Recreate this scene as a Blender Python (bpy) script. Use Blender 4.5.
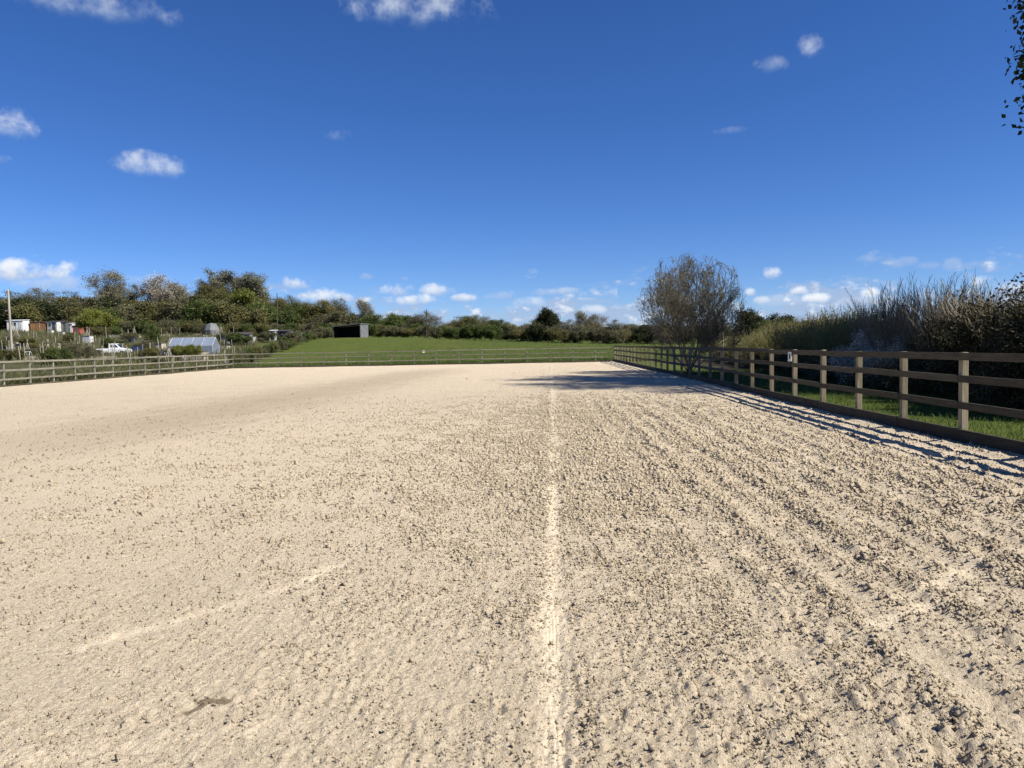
import bpy, math, random
import numpy as np
from mathutils import Vector, Matrix

for o in list(bpy.data.objects): bpy.data.objects.remove(o)
SC = bpy.context.scene
COL = SC.collection

# ------------------------------------------------------------------ camera
W, H, F = 1024, 768, 770.0
CAMH = 1.5
VX, VY, ROLL = 540.0, 344.0, 0.018            # where the long fence vanishes, and the tilt of the horizon
yw = Vector((VX-512, 384-VY, -F)).normalized()          # world axes seen in camera axes
xw = Vector((1, ROLL, 0)); xw = (xw - yw*xw.dot(yw)).normalized()
zw = xw.cross(yw)
RC = Matrix((xw, yw, zw))                                # camera -> world
cam_d = bpy.data.cameras.new('camera'); cam = bpy.data.objects.new('camera', cam_d); COL.objects.link(cam)
cam_d.sensor_width = 36; cam_d.lens = 36*F/W; cam_d.clip_start = 0.05; cam_d.clip_end = 12000
cam.matrix_world = Matrix.Translation((0, 0, CAMH)) @ RC.to_4x4()
SC.camera = cam

def at(px, py, Y):
    d = RC @ Vector((px-512, 384-py, -F))
    s = Y/d.y
    return Vector((d.x*s, Y, CAMH+d.z*s))

# ------------------------------------------------------------------ sky and sun
SUN_EL, SUN_AZ = math.radians(46.2), math.radians(110)   # azimuth from +Y towards +X
sdir = Vector((math.cos(SUN_EL)*math.sin(SUN_AZ), math.cos(SUN_EL)*math.cos(SUN_AZ), math.sin(SUN_EL)))
sun_d = bpy.data.lights.new('sun', 'SUN'); sun_d.energy = 5.0; sun_d.angle = math.radians(0.53); sun_d.color = (1, .95, .86)
sun = bpy.data.objects.new('sun', sun_d); COL.objects.link(sun)
sun.rotation_euler = sdir.to_track_quat('Z', 'Y').to_euler(); sun.location = (30, -10, 40)
SKY_STRENGTH = 0.054
SKY_TINT = (.90, 1.02, 1.38, 1); CLOUD_SHADE = (4.2, 5.6, 8.2, 1); CLOUD_LIT = (10.0, 10.5, 11.2, 1)
SC.view_settings.view_transform = 'Standard'; SC.view_settings.look = 'None'
SC.view_settings.exposure = 0.72; SC.view_settings.gamma = 1.0; SC.view_settings.use_curve_mapping = False
SC.render.engine = 'CYCLES'
SC.cycles.max_bounces = 6; SC.cycles.transparent_max_bounces = 8

class NT:
    """small helper to write node trees"""
    def __init__(s, tree): s.t = tree; s.n = tree.nodes; s.l = tree.links
    def new(s, kind, **kw):
        n = s.n.new(kind)
        for k, v in kw.items(): setattr(n, k, v)
        return n
    def put(s, sock, v):
        if isinstance(v, bpy.types.NodeSocket): s.l.new(v, sock)
        elif v is not None: sock.default_value = v
    def m(s, op, a, b=None, c=None, clamp=False):
        n = s.new('ShaderNodeMath', operation=op); n.use_clamp = clamp
        s.put(n.inputs[0], a)
        if b is not None: s.put(n.inputs[1], b)
        if c is not None: s.put(n.inputs[2], c)
        return n.outputs[0]
    def ss(s, x, lo, hi, a=0.0, b=1.0):
        n = s.new('ShaderNodeMapRange', interpolation_type='SMOOTHSTEP')
        for i, v in enumerate((x, lo, hi, a, b)): s.put(n.inputs[i], v)
        return n.outputs[0]
    def noise(s, vec, scale, detail=3, rough=.55, out=0, dim='3D'):
        n = s.new('ShaderNodeTexNoise', noise_dimensions=dim)
        s.put(n.inputs['Vector'], vec); s.put(n.inputs['Scale'], scale); s.put(n.inputs['Detail'], detail); s.put(n.inputs['Roughness'], rough)
        return n.outputs[out]
    def vor(s, vec, scale, feature='F1', out='Distance'):
        n = s.new('ShaderNodeTexVoronoi', feature=feature)
        s.put(n.inputs['Vector'], vec); s.put(n.inputs['Scale'], scale)
        return n.outputs[out]
    def mix(s, f, a, b, bt='MIX'):
        n = s.new('ShaderNodeMix', data_type='RGBA', blend_type=bt); n.clamp_factor = True
        s.put(n.inputs[0], f); s.put(n.inputs[6], a); s.put(n.inputs[7], b)
        return n.outputs[2]
    def sep(s, v):
        n = s.new('ShaderNodeSeparateXYZ'); s.put(n.inputs[0], v); return n.outputs
    def comb(s, x, y, z):
        n = s.new('ShaderNodeCombineXYZ')
        for i, v in enumerate((x, y, z)): s.put(n.inputs[i], v)
        return n.outputs[0]
    def vm(s, op, a, b):
        n = s.new('ShaderNodeVectorMath', operation=op); s.put(n.inputs[0], a); s.put(n.inputs[1], b); return n.outputs[0]

world = bpy.data.worlds.new('World'); SC.world = world; world.use_nodes = True
world.cycles.sampling_method = 'MANUAL'; world.cycles.sample_map_resolution = 256
T = NT(world.node_tree); T.n.clear()
sky = T.new('ShaderNodeTexSky', sky_type='NISHITA'); sky.sun_disc = False
sky.sun_elevation = SUN_EL; sky.sun_rotation = SUN_AZ; sky.altitude = 2200
sky.air_density = 1.0; sky.dust_density = 0.0; sky.ozone_density = 4.0
hsv = T.new('ShaderNodeHueSaturation'); hsv.inputs['Saturation'].default_value = 1.18; T.put(hsv.inputs['Color'], sky.outputs[0])
tc = T.new('ShaderNodeTexCoord').outputs['Generated']
dx, dy, dz = T.sep(tc)
az = T.m('ARCTAN2', dx, dy)                    # azimuth, elevation in radians
el = T.m('ARCSINE', dz)
wob = T.noise(T.comb(T.m('MULTIPLY', az, 1.0), T.m('MULTIPLY', el, 1.05), 0), 30, 4, .55)
wob2 = T.noise(T.comb(az, el, 3.1), 95, 3, .55)
wv = T.m('ADD', T.m('MULTIPLY', T.m('SUBTRACT', wob, .5), 3.2), T.m('MULTIPLY', T.m('SUBTRACT', wob2, .5), 1.2))
# single cumulus puffs: (px, py, half width, half height, opacity, whiteness)
CL = [(92,3,62,14,.62,.75),(418,6,66,19,.72,.8),(150,164,30,12,.8,.85),(4,123,20,13,.85,.95),(-4,157,12,6,.6,.8),(338,135,15,6,.3,.6),
      (773,63,17,9,.5,.65),(811,46,12,11,.6,.75),(731,130,16,4,.22,.6),(24,271,36,12,1,1),(60,284,34,10,.6,.45),(142,279,24,6,.5,.35),
      (291,284,17,7,.9,.9),(332,297,26,8,.9,.95),(366,277,9,4,.4,.25),(399,291,20,8,.85,.9),(436,291,22,8,.85,.95),(418,300,24,7,.95,1),(462,298,14,5,.9,.95),
      (404,279,6,3,.35,.25),(556,292,28,5,.65,.5),(617,294,16,7,.7,.6),(594,311,20,6,.7,.9),(528,303,22,7,.7,.75),(500,296,16,6,.5,.4),
      (772,274,11,7,.9,.9),(750,292,6,5,.95,1),(800,291,9,6,.95,1),(815,299,15,6,1,1),(762,301,9,5,.8,.8),(783,302,30,8,.55,.45),(872,294,10,7,.95,1),(858,303,24,7,.6,.5),
      (868,259,13,5,.42,.3),(898,263,15,6,.42,.3),(928,266,10,4,.35,.25),(953,265,8,6,.4,.25),(860,280,13,4,.4,.25),(888,284,9,4,.35,.25),(834,285,9,3,.35,.25),
      (984,283,12,8,.9,.9),(1010,290,16,8,.7,.7),(968,277,5,4,.35,.25)]
pos = T.comb(az, el, 0)
bn = T.noise(T.comb(T.m('MULTIPLY', az, 1.0), T.m('MULTIPLY', el, 2.4), 7.7), 15, 4, .58)
bn2 = T.noise(T.comb(az, T.m('MULTIPLY', el, 1.5), 1.7), 46, 3, .55)
graded_sky = T.mix(1.0, hsv.outputs[0], SKY_TINT, 'MULTIPLY')
def sky_shader(clouds, bank):
    """clear sky with the given cumulus puffs; the low bank of small clouds goes all round the horizon"""
    alpha, white = 0.0, 0.0
    if bank:
        cov = T.ss(el, .015, .105, .33, .63)
        alpha = T.ss(T.m('ADD', bn, T.m('MULTIPLY', T.m('SUBTRACT', bn2, .5), .3)), cov, T.m('ADD', cov, .2))
        alpha = T.m('MULTIPLY', alpha, T.ss(el, .075, .12, .9, 0))
        alpha = T.m('MAXIMUM', alpha, T.ss(el, .0, .06, .6, 0))
        white = T.m('MULTIPLY', alpha, T.ss(bn2, .50, .72, .05, .95))
    for (px, py, hw, hh, op, wh) in clouds:
        d = at(px, py, 1000) - Vector((0, 0, CAMH)); d.normalize()
        a0, e0 = math.atan2(d.x, d.y), math.asin(d.z)
        su, sv = F/hw*math.cos(e0)*.92, F/hh*.92
        n = T.new('ShaderNodeVectorMath', operation='MULTIPLY_ADD'); T.put(n.inputs[0], pos); n.inputs[1].default_value = (su, sv, 0); n.inputs[2].default_value = (-a0*su, -e0*sv, 0)
        q = n.outputs[0]
        dn = T.new('ShaderNodeVectorMath', operation='DOT_PRODUCT'); T.put(dn.inputs[0], q); T.put(dn.inputs[1], q)
        f = T.ss(T.m('SUBTRACT', wv, dn.outputs['Value']), -.95, (.75 if hw < 40 else 1.1) if py < 200 else .25, 0, op)
        v = T.sep(q)[1]
        f = T.m('MULTIPLY', f, T.ss(v, -.95, -.25, .25, 1.0))          # flat, thinner base
        w = T.m('MULTIPLY', f, T.ss(T.m('ADD', v, T.m('MULTIPLY', wv, .35)), -.75, .55, .1*wh, wh))
        alpha = T.m('MAXIMUM', alpha, f); white = T.m('MAXIMUM', white, w)
    ratio = T.m('DIVIDE', white, T.m('MAXIMUM', alpha, .001), clamp=True)
    col = T.mix(alpha, graded_sky, T.mix(ratio, CLOUD_SHADE, CLOUD_LIT)) if (clouds or bank) else graded_sky
    bg = T.new('ShaderNodeBackground'); T.put(bg.inputs[0], col); bg.inputs[1].default_value = SKY_STRENGTH
    return bg.outputs[0]
def pick(f, a, b):
    n = T.new('ShaderNodeMixShader'); T.put(n.inputs[0], f); T.l.new(a, n.inputs[1]); T.l.new(b, n.inputs[2]); return n.outputs[0]
hi = [c for c in CL if c[1] < 200]; lo = [c for c in CL if c[1] > 200]
front_lo = pick(T.m('GREATER_THAN', az, .10), sky_shader([c for c in lo if c[0] < 640], True), sky_shader([c for c in lo if c[0] > 640], True))
front = pick(T.m('GREATER_THAN', el, .135), front_lo, sky_shader(hi, False))
rest = pick(T.m('GREATER_THAN', el, .135), sky_shader([], True), sky_shader([], False))
T.l.new(pick(T.m('LESS_THAN', T.m('ABSOLUTE', T.m('ADD', az, .04)), .78), rest, front), T.new('ShaderNodeOutputWorld').inputs[0])

# ------------------------------------------------------------------ object helpers
rng = np.random.default_rng(11); random.seed(5)
def tag(o, label=None, cat=None, group=None, kind=None):
    if label: o['label'] = label
    if cat: o['category'] = cat
    if group: o['group'] = group
    if kind: o['kind'] = kind
    return o
def link(name, data, parent=None, loc=None, rot=None, scale=None):
    o = bpy.data.objects.new(name, data); COL.objects.link(o)
    if parent: o.parent = parent
    if loc is not None: o.location = loc
    if rot is not None: o.rotation_euler = rot
    if scale is not None: o.scale = scale
    return o
def empty(name, loc=(0,0,0), rz=0):
    o = link(name, None, loc=loc, rot=(0,0,rz)); o.empty_display_size = .2; return o
def np_mesh(name, verts, faces, mat, smooth=False):
    """verts (n,3); faces (m,k) with k = 3 or 4"""
    verts = np.asarray(verts, np.float32); faces = np.asarray(faces, np.int32)
    me = bpy.data.meshes.new(name); k = faces.shape[1]
    me.vertices.add(len(verts)); me.vertices.foreach_set('co', verts.ravel())
    me.loops.add(faces.size); me.loops.foreach_set('vertex_index', faces.ravel())
    me.polygons.add(len(faces)); me.polygons.foreach_set('loop_start', np.arange(0, faces.size, k, dtype=np.int32))
    me.update(calc_edges=True)
    if smooth: me.polygons.foreach_set('use_smooth', np.ones(len(faces), bool))
    if mat: me.materials.append(mat)
    return me
class MB:
    """collects boxes, prisms and bars into one mesh"""
    def __init__(s): s.v, s.f = [], []
    def add(s, vs, fs):
        b = len(s.v); s.v += [tuple(v) for v in vs]; s.f += [tuple(b+i for i in f) for f in fs]; return s
    def box(s, x0, x1, y0, y1, z0, z1):
        return s.add([(x0,y0,z0),(x1,y0,z0),(x1,y1,z0),(x0,y1,z0),(x0,y0,z1),(x1,y0,z1),(x1,y1,z1),(x0,y1,z1)],
                     [(0,3,2,1),(4,5,6,7),(0,1,5,4),(1,2,6,5),(2,3,7,6),(3,0,4,7)])
    def prism(s, poly, y0, y1):
        """poly in x,z extruded along y"""
        n = len(poly); vs = [(x,y0,z) for x,z in poly] + [(x,y1,z) for x,z in poly]
        fs = [tuple(range(n)), tuple(reversed(range(n,2*n)))] + [(i, i+n, (i+1)%n+n, (i+1)%n) for i in range(n)]
        return s.add(vs, fs)
    def bar(s, a, b, r, n=6, r2=None):
        a, b = Vector(a), Vector(b); d = (b-a).normalized(); r2 = r if r2 is None else r2
        p = d.orthogonal().normalized(); q = d.cross(p)
        vs = []
        for c, rr in ((a, r), (b, r2)):
            for i in range(n):
                t = 2*math.pi*i/n; vs.append(c + (p*math.cos(t)+q*math.sin(t))*rr)
        return s.add(vs, [(i, (i+1)%n, (i+1)%n+n, i+n) for i in range(n)] + [tuple(reversed(range(n))), tuple(range(n,2*n))])
    def mesh(s, name, mat, bevel=0):
        import bmesh
        me = bpy.data.meshes.new(name); me.from_pydata(s.v, [], s.f)
        bm = bmesh.new(); bm.from_mesh(me); bmesh.ops.recalc_face_normals(bm, faces=bm.faces)
        if bevel: bmesh.ops.bevel(bm, geom=list(bm.edges), offset=bevel, segments=1, affect='EDGES', profile=.5)
        bm.to_mesh(me); bm.free(); me.materials.append(mat); return me
    def obj(s, name, mat, parent=None, bevel=0, **kw): return link(name, s.mesh(name, mat, bevel), parent, **kw)
def copy_tree(o, parent=None):
    c = o.copy(); COL.objects.link(c); c.parent = parent
    for ch in list(o.children): copy_tree(ch, c)
    return c

# ------------------------------------------------------------------ materials
def mat(name, col, rough=.8, var=.25, scale=6, bump=.0, bscale=40, spec=.3, rnd=0.0, stretch=None, col2=None):
    m = bpy.data.materials.new(name); m.use_nodes = True; t = NT(m.node_tree); t.n.clear()
    co = t.new('ShaderNodeTexCoord').outputs['Object']
    if stretch: co = t.vm('MULTIPLY', co, stretch)
    n = t.noise(co, scale, 5, .6)
    c2 = tuple(c*(1-var) for c in col) if col2 is None else col2
    c1 = tuple(min(1, c*(1+var)) for c in col)
    base = t.mix(t.ss(n, .3, .7), (*c2, 1), (*c1, 1))
    if rnd:
        r = t.new('ShaderNodeObjectInfo').outputs['Random']
        base = t.mix(1.0, base, t.comb(*[t.m('ADD', 1-rnd, t.m('MULTIPLY', r, 2*rnd))]*3), 'MULTIPLY')
    p = t.new('ShaderNodeBsdfPrincipled'); t.put(p.inputs['Base Color'], base)
    p.inputs['Roughness'].default_value = rough; p.inputs['Specular IOR Level'].default_value = spec
    if bump:
        b = t.new('ShaderNodeBump'); b.inputs['Strength'].default_value = bump; b.inputs['Distance'].default_value = .02
        t.put(b.inputs['Height'], t.noise(co, bscale, 4, .6)); t.put(p.inputs['Normal'], b.outputs[0])
    t.l.new(p.outputs[0], t.new('ShaderNodeOutputMaterial').inputs[0]); return m
def leaf_mat(name, a, b, trans=.35, rough=.6):
    """foliage: each small face its own tone between a and b, light coming through"""
    m = bpy.data.materials.new(name); m.use_nodes = True; t = NT(m.node_tree); t.n.clear()
    g = t.new('ShaderNodeNewGeometry').outputs['Random Per Island']
    o = t.new('ShaderNodeObjectInfo').outputs['Random']
    c = t.mix(g, (*a, 1), (*b, 1))
    c = t.mix(1.0, c, t.comb(*[t.m('ADD', .8, t.m('MULTIPLY', o, .4))]*3), 'MULTIPLY')
    d = t.new('ShaderNodeBsdfPrincipled'); t.put(d.inputs['Base Color'], c); d.inputs['Roughness'].default_value = rough; d.inputs['Specular IOR Level'].default_value = .25
    tr = t.new('ShaderNodeBsdfTranslucent'); t.put(tr.inputs[0], c)
    mx = t.new('ShaderNodeMixShader'); mx.inputs[0].default_value = trans
    t.l.new(d.outputs[0], mx.inputs[1]); t.l.new(tr.outputs[0], mx.inputs[2])
    t.l.new(mx.outputs[0], t.new('ShaderNodeOutputMaterial').inputs[0]); return m

def wood_mat(name, a, b, along):
    m = bpy.data.materials.new(name); m.use_nodes = True; t = NT(m.node_tree); t.n.clear()
    co = t.new('ShaderNodeTexCoord').outputs['Object']
    oi = t.new('ShaderNodeObjectInfo'); rv = t.m('MULTIPLY', oi.outputs['Random'], 37.0)
    st = [1, 1, 1]; st[along] = .06
    cv = t.vm('ADD', t.vm('MULTIPLY', co, tuple(st)), t.comb(rv, rv, rv))
    gr = t.noise(cv, 55, 5, .65); big = t.noise(t.vm('ADD', co, t.comb(rv, 0, rv)), 1.7, 4, .6)
    c = t.mix(t.ss(gr, .32, .68), (*a, 1), (*b, 1))
    c = t.mix(t.ss(big, .45, .75, 0, .55), c, (.06, .062, .032, 1))                 # green algae
    c = t.mix(1.0, c, t.comb(*[t.m('ADD', .78, t.m('MULTIPLY', oi.outputs['Random'], .44))]*3), 'MULTIPLY')
    p = t.new('ShaderNodeBsdfPrincipled'); t.put(p.inputs['Base Color'], c); p.inputs['Roughness'].default_value = .85; p.inputs['Specular IOR Level'].default_value = .2
    b_ = t.new('ShaderNodeBump'); b_.inputs['Strength'].default_value = .5; b_.inputs['Distance'].default_value = .01
    t.put(b_.inputs['Height'], gr); t.put(p.inputs['Normal'], b_.outputs[0])
    t.l.new(p.outputs[0], t.new('ShaderNodeOutputMaterial').inputs[0]); return m

M = {}
M['rail'] = wood_mat('rail_wood', (.044,.037,.025), (.098,.082,.055), 1)
M['post'] = wood_mat('post_wood', (.19,.155,.098), (.34,.28,.185), 2)
M['rail_grey'] = wood_mat('weathered_rail_wood', (.135,.127,.097), (.235,.216,.168), 1)
M['post_grey'] = wood_mat('weathered_post_wood', (.14,.128,.095), (.24,.22,.17), 2)
M['kick'] = wood_mat('kickboard_wood', (.030,.024,.017), (.068,.055,.038), 1)
M['bark'] = mat('bark', (.115,.095,.07), .9, .4, 7, .6, 30, .15)
M['bark_grey'] = mat('grey_bark', (.20,.185,.15), .9, .4, 7, .6, 30, .15)
M['bark_dark'] = mat('dark_bark', (.06,.05,.038), .9, .4, 7, .6, 30, .15)
M['twig'] = leaf_mat('twig', (.075,.055,.036), (.19,.155,.105), .0, .85)
M['twig_hero'] = leaf_mat('twig_hero', (.085,.072,.045), (.22,.19,.125), .0, .85)
M['twig_grey'] = leaf_mat('twig_grey', (.15,.12,.075), (.34,.285,.19), .0, .85)
M['twig_olive'] = leaf_mat('twig_olive', (.085,.075,.03), (.20,.18,.075), .0, .85)
M['twig_straw'] = leaf_mat('twig_straw', (.13,.122,.042), (.28,.255,.105), .1, .85)
M['leaf_olive'] = leaf_mat('leaf_olive', (.085,.085,.028), (.215,.195,.075))
M['leaf_brown'] = leaf_mat('leaf_brown', (.080,.080,.040), (.190,.178,.092))
M['leaf_bud'] = leaf_mat('leaf_bud', (.108,.108,.066), (.24,.232,.148), .2)
M['leaf_green'] = leaf_mat('leaf_green', (.045,.072,.016), (.135,.165,.045))
M['leaf_fresh'] = leaf_mat('leaf_fresh', (.11,.135,.02), (.26,.27,.055))
M['leaf_dark'] = leaf_mat('leaf_dark', (.016,.022,.008), (.048,.056,.018), .15, .8)
M['leaf_thick'] = leaf_mat('leaf_thick', (.030,.028,.013), (.085,.075,.034), .2, .8)
M['leaf_oak'] = leaf_mat('leaf_oak', (.028,.042,.012), (.075,.09,.025), .3)
M['leaf_bloss'] = leaf_mat('leaf_bloss', (.11,.09,.06), (.42,.39,.33), .2)
M['blossom'] = leaf_mat('blossom', (.50,.46,.37), (.84,.79,.68), .35)
M['grass_blade'] = leaf_mat('grass_blade', (.045,.085,.016), (.12,.165,.035), .35)
M['rough_blade'] = leaf_mat('rough_blade', (.06,.075,.022), (.20,.185,.085), .3)
M['white'] = mat('white_paint', (.72,.72,.70), .5, .08, 3)
M['offwhite'] = mat('dirty_white', (.55,.55,.52), .6, .2, 2)
M['brown'] = mat('brown_boards', (.24,.125,.05), .8, .25, 5, stretch=(8,1,1))
M['felt'] = mat('dark_felt', (.06,.05,.045), .9, .2, 6)
M['red'] = mat('faded_red', (.36,.07,.05), .7, .2, 4)
M['grey'] = mat('grey_sheet', (.16,.165,.165), .6, .2, 3)
M['greyd'] = mat('dark_grey_sheet', (.09,.095,.10), .7, .25, 3)
M['black'] = mat('shade_and_door_black', (.012,.012,.013), .9, .2, 3)  # shed door colour, and the painted shade inside the field shelter
M['bluetarp'] = mat('dark_blue_plastic', (.022,.035,.085), .45, .3, 3)
M['pole'] = mat('pole_wood', (.36,.32,.25), .8, .25, 4, stretch=(1,1,.1))
M['poled'] = mat('dark_pole_wood', (.07,.06,.05), .8, .25, 4, stretch=(1,1,.1))
M['carpaint'] = mat('white_car_paint', (.80,.80,.79), .25, .03, 2, spec=.5)
M['rubber'] = mat('tyre_rubber', (.025,.025,.025), .85, .2, 10)
M['cglass'] = mat('dark_window_glass', (.015,.018,.02), .08, .1, 2, spec=.6)
M['steel'] = mat('steel', (.5,.5,.5), .4, .1, 5)
M['lamp'] = mat('tail_lamp', (.35,.02,.015), .3, .1, 5)
def glass_mat():
    m = bpy.data.materials.new('greenhouse_glass'); m.use_nodes = True; t = NT(m.node_tree); t.n.clear()
    co = t.new('ShaderNodeTexCoord').outputs['Object']
    c = t.mix(t.noise(co, 1.2, 4), (.17,.21,.29,1), (.30,.35,.43,1))
    d = t.new('ShaderNodeBsdfPrincipled'); t.put(d.inputs['Base Color'], c); d.inputs['Roughness'].default_value = .18
    tr = t.new('ShaderNodeBsdfTransparent'); mx = t.new('ShaderNodeMixShader'); mx.inputs[0].default_value = .35
    t.l.new(d.outputs[0], mx.inputs[1]); t.l.new(tr.outputs[0], mx.inputs[2]); t.l.new(mx.outputs[0], t.new('ShaderNodeOutputMaterial').inputs[0]); return m
M['glass'] = glass_mat()

# ------------------------------------------------------------------ numpy noise
def hash2(i, j, k=0):
    h = (i.astype(np.int64)*374761393 + j.astype(np.int64)*668265263 + k*2147483647) & 0xffffffff
    h = ((h ^ (h >> 13))*1274126177) & 0xffffffff
    return ((h ^ (h >> 16)) & 0xffffff)/float(0xffffff)
def vnoise(x, y, k=0):
    """gradient noise, about -1..1"""
    i, j = np.floor(x), np.floor(y); fx, fy = x-i, y-j
    ux, uy = fx*fx*fx*(fx*(fx*6-15)+10), fy*fy*fy*(fy*(fy*6-15)+10)
    def g(a, b):
        t = hash2(i+a, j+b, k)*2*np.pi
        return np.cos(t)*(fx-a)+np.sin(t)*(fy-b)
    a = g(0,0)*(1-ux)+g(1,0)*ux; b = g(0,1)*(1-ux)+g(1,1)*ux
    return 1.45*(a*(1-uy)+b*uy)
def worley(x, y, k=0):
    i, j = np.floor(x), np.floor(y); best = np.full(x.shape, 9.0); hid = np.zeros(x.shape)
    for a in (-1,0,1):
        for b in (-1,0,1):
            px = i+a+hash2(i+a, j+b, k+1); py = j+b+hash2(i+a, j+b, k+2)
            d = (px-x)**2+(py-y)**2; c = d < best
            best = np.where(c, d, best); hid = np.where(c, hash2(i+a, j+b, k+3), hid)
    return np.sqrt(best), hid
def sst(x, a, b):
    t = np.clip((x-a)/(b-a), 0, 1); return t*t*(3-2*t)

# ------------------------------------------------------------------ terrain
XR, YE = 5.85, 61.3                                   # long right side, far end of the arena
CLX, CLY = -24.4, 60.3                               # far left corner
def left_x(y): return -24.25 - (y-33)*(.15/27.5)
ctrl = []
for (px, py, Y) in [(390,338,140),(350,337.5,115),(480,341,140),(560,344,140),(620,346,140),(115,356,100),(40,331,150),(100,336,150),(170,336,140),
                    (195,350,85),(15,357,70),(60,356,75),(150,354,80),(240,343,112),(210,335,132),(270,343,115),(300,340,130),(330,338,135),(240,362,70),(300,355,80),(400,354,85),(520,353,85),
                    (-60,334,150),(-120,356,80)]:
    p = at(px, py, Y); ctrl.append((p.x, p.y, p.z))
ctrl += [(-90,200,8.0),(-130,220,8.5),(-40,210,6.5),(-5,200,4),(30,200,2),(60,120,.6),(40,60,.2),(30,20,.1),(120,150,1),(-200,150,8),(-150,60,3),(-60,20,.5),(-60,-30,.3),
         (0,400,6),(-200,400,11),(200,400,5),(0,-60,0),(80,-40,0),(20,100,.5)]
ctrl = np.array(ctrl)
def elev(x, y):
    x = np.asarray(x, float); y = np.asarray(y, float)
    num = np.zeros(x.shape); den = np.zeros(x.shape)
    for cx, cy, cz in ctrl:
        w = 1/((x-cx)**2+(y-cy)**2+10)**1.7; num += w*cz; den += w
    e = num/den
    lx = np.where(y < 60, left_x(np.clip(y, -30, 60)), CLX)
    d = np.maximum(np.maximum(lx-1.0-x, x-11.0), np.maximum(-40-y, y-62.5))         # outside distance from the level platform
    e = e*sst(d, 0, 34)
    inside = np.maximum(np.maximum(lx-x, x-XR), np.maximum(y-YE, -1.3-y))
    return np.where(inside < .02, -.45, e - .02 + .03*vnoise(x*.4, y*.4, 3))
def E(x, y): return float(elev(np.array([x]), np.array([y]))[0])

def lines(stops):
    out = [stops[0][0]]
    for (a, _), (b, s) in zip(stops[:-1], stops[1:]):
        n = max(1, int(round((b-a)/s))); out += list(a+(b-a)*(np.arange(n)+1)/n)
    return np.array(out)
gx = lines([(-4000,0),(-1000,600),(-400,60),(-200,12),(-60,2.5),(-27,1),(-22,.35),(5,3),(6.02,.34),(14,.5),(40,2),(120,6),(500,60),(1000,250),(4000,600)])
gy = lines([(-2000,0),(-200,300),(-20,20),(60,2),(64,.35),(160,2),(260,6),(600,40),(1200,200),(6000,800)])
X, Y = np.meshgrid(gx, gy); Z = elev(X, Y)
def grid_faces(ny, nx):
    idx = np.arange(ny*nx).reshape(ny, nx)
    return np.stack([idx[:-1,:-1], idx[:-1,1:], idx[1:,1:], idx[1:,:-1]], -1).reshape(-1, 4)

def ground_mat():
    m = bpy.data.materials.new('meadow'); m.use_nodes = True; t = NT(m.node_tree); t.n.clear()
    co = t.new('ShaderNodeTexCoord').outputs['Object']; x, y, z = t.sep(co)
    n1 = t.noise(co, .12, 5, .6); n2 = t.noise(co, 1.3, 5, .65); n3 = t.noise(co, 14, 4, .7)
    g = t.mix(t.ss(n2, .3, .7), (.034,.056,.009,1), (.064,.09,.016,1))
    g = t.mix(t.ss(n3, .35, .75), g, (.10,.112,.024,1))
    g = t.mix(t.ss(n1, .5, .72, 0, .65), g, (.10,.098,.024,1))
    plot = t.mix(t.ss(n2, .35, .65), (.05,.048,.022,1), (.10,.085,.05,1))              # rough ground of the plots
    plot = t.mix(t.ss(n3, .4, .7, 0, .8), plot, (.06,.075,.022,1))
    edge = t.m('ADD', t.m('ADD', x, t.m('MULTIPLY', y, .30)), t.m('MULTIPLY', t.m('SUBTRACT', n1, .5), 14))
    g = t.mix(t.ss(edge, -12, -4, 1, 0), g, plot)
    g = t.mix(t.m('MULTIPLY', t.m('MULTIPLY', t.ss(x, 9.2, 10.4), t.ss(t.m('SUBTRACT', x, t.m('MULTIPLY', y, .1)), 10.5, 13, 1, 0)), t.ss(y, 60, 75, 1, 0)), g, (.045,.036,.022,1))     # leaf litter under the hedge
    p = t.new('ShaderNodeBsdfPrincipled'); t.put(p.inputs['Base Color'], g); p.inputs['Roughness'].default_value = .9; p.inputs['Specular IOR Level'].default_value = .1
    b = t.new('ShaderNodeBump'); b.inputs['Strength'].default_value = .8; b.inputs['Distance'].default_value = .06
    t.put(b.inputs['Height'], n3); t.put(p.inputs['Normal'], b.outputs[0])
    t.l.new(p.outputs[0], t.new('ShaderNodeOutputMaterial').inputs[0]); return m
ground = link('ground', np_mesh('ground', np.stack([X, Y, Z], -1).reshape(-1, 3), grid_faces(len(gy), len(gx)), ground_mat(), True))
tag(ground, 'green meadow and rough allotment ground around the arena', kind='structure')

# ------------------------------------------------------------------ arena sand
KG = .0068
def graded(a, b, s0, lim):
    out = [a]
    while out[-1] < b: out.append(out[-1] + max(s0, KG*max(abs(out[-1]), 0), 0) if abs(out[-1]) > lim else out[-1]+s0)
    return np.array(out)
ys = [-1.5]
while ys[-1] < YE:
    y = ys[-1]; ys.append(y + (.06 if y < 1.4 else .03 if y < 2.1 else max(.0078, KG*y)))
ys = np.array(ys); ys[-1] = YE
xr = [.2]
while xr[-1] < XR: xr.append(xr[-1] + max(.0078, .0082*xr[-1]))
xl = [-.02]
while xl[-1] > -25.2: xl.append(xl[-1] - max(.0078, .0086*-xl[-1]))
xs = np.array(xl[::-1] + list(np.arange(-.014, .196, .0045)) + xr); xs[-1] = XR - .004
SX, SY = np.meshgrid(xs, ys)
lim = np.where(SY < 60, left_x(SY), CLX)+.03
SX = np.where(SX < -10, -10 + (SX+10)*((lim+10)/(xs[0]+10)), SX)       # left edge follows the left fence
cell = np.maximum(np.gradient(SX, axis=1), np.gradient(SY, axis=0)*.75)
def fade(lam): return np.clip(2.1 - 4*cell/lam, 0, 1)
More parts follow.
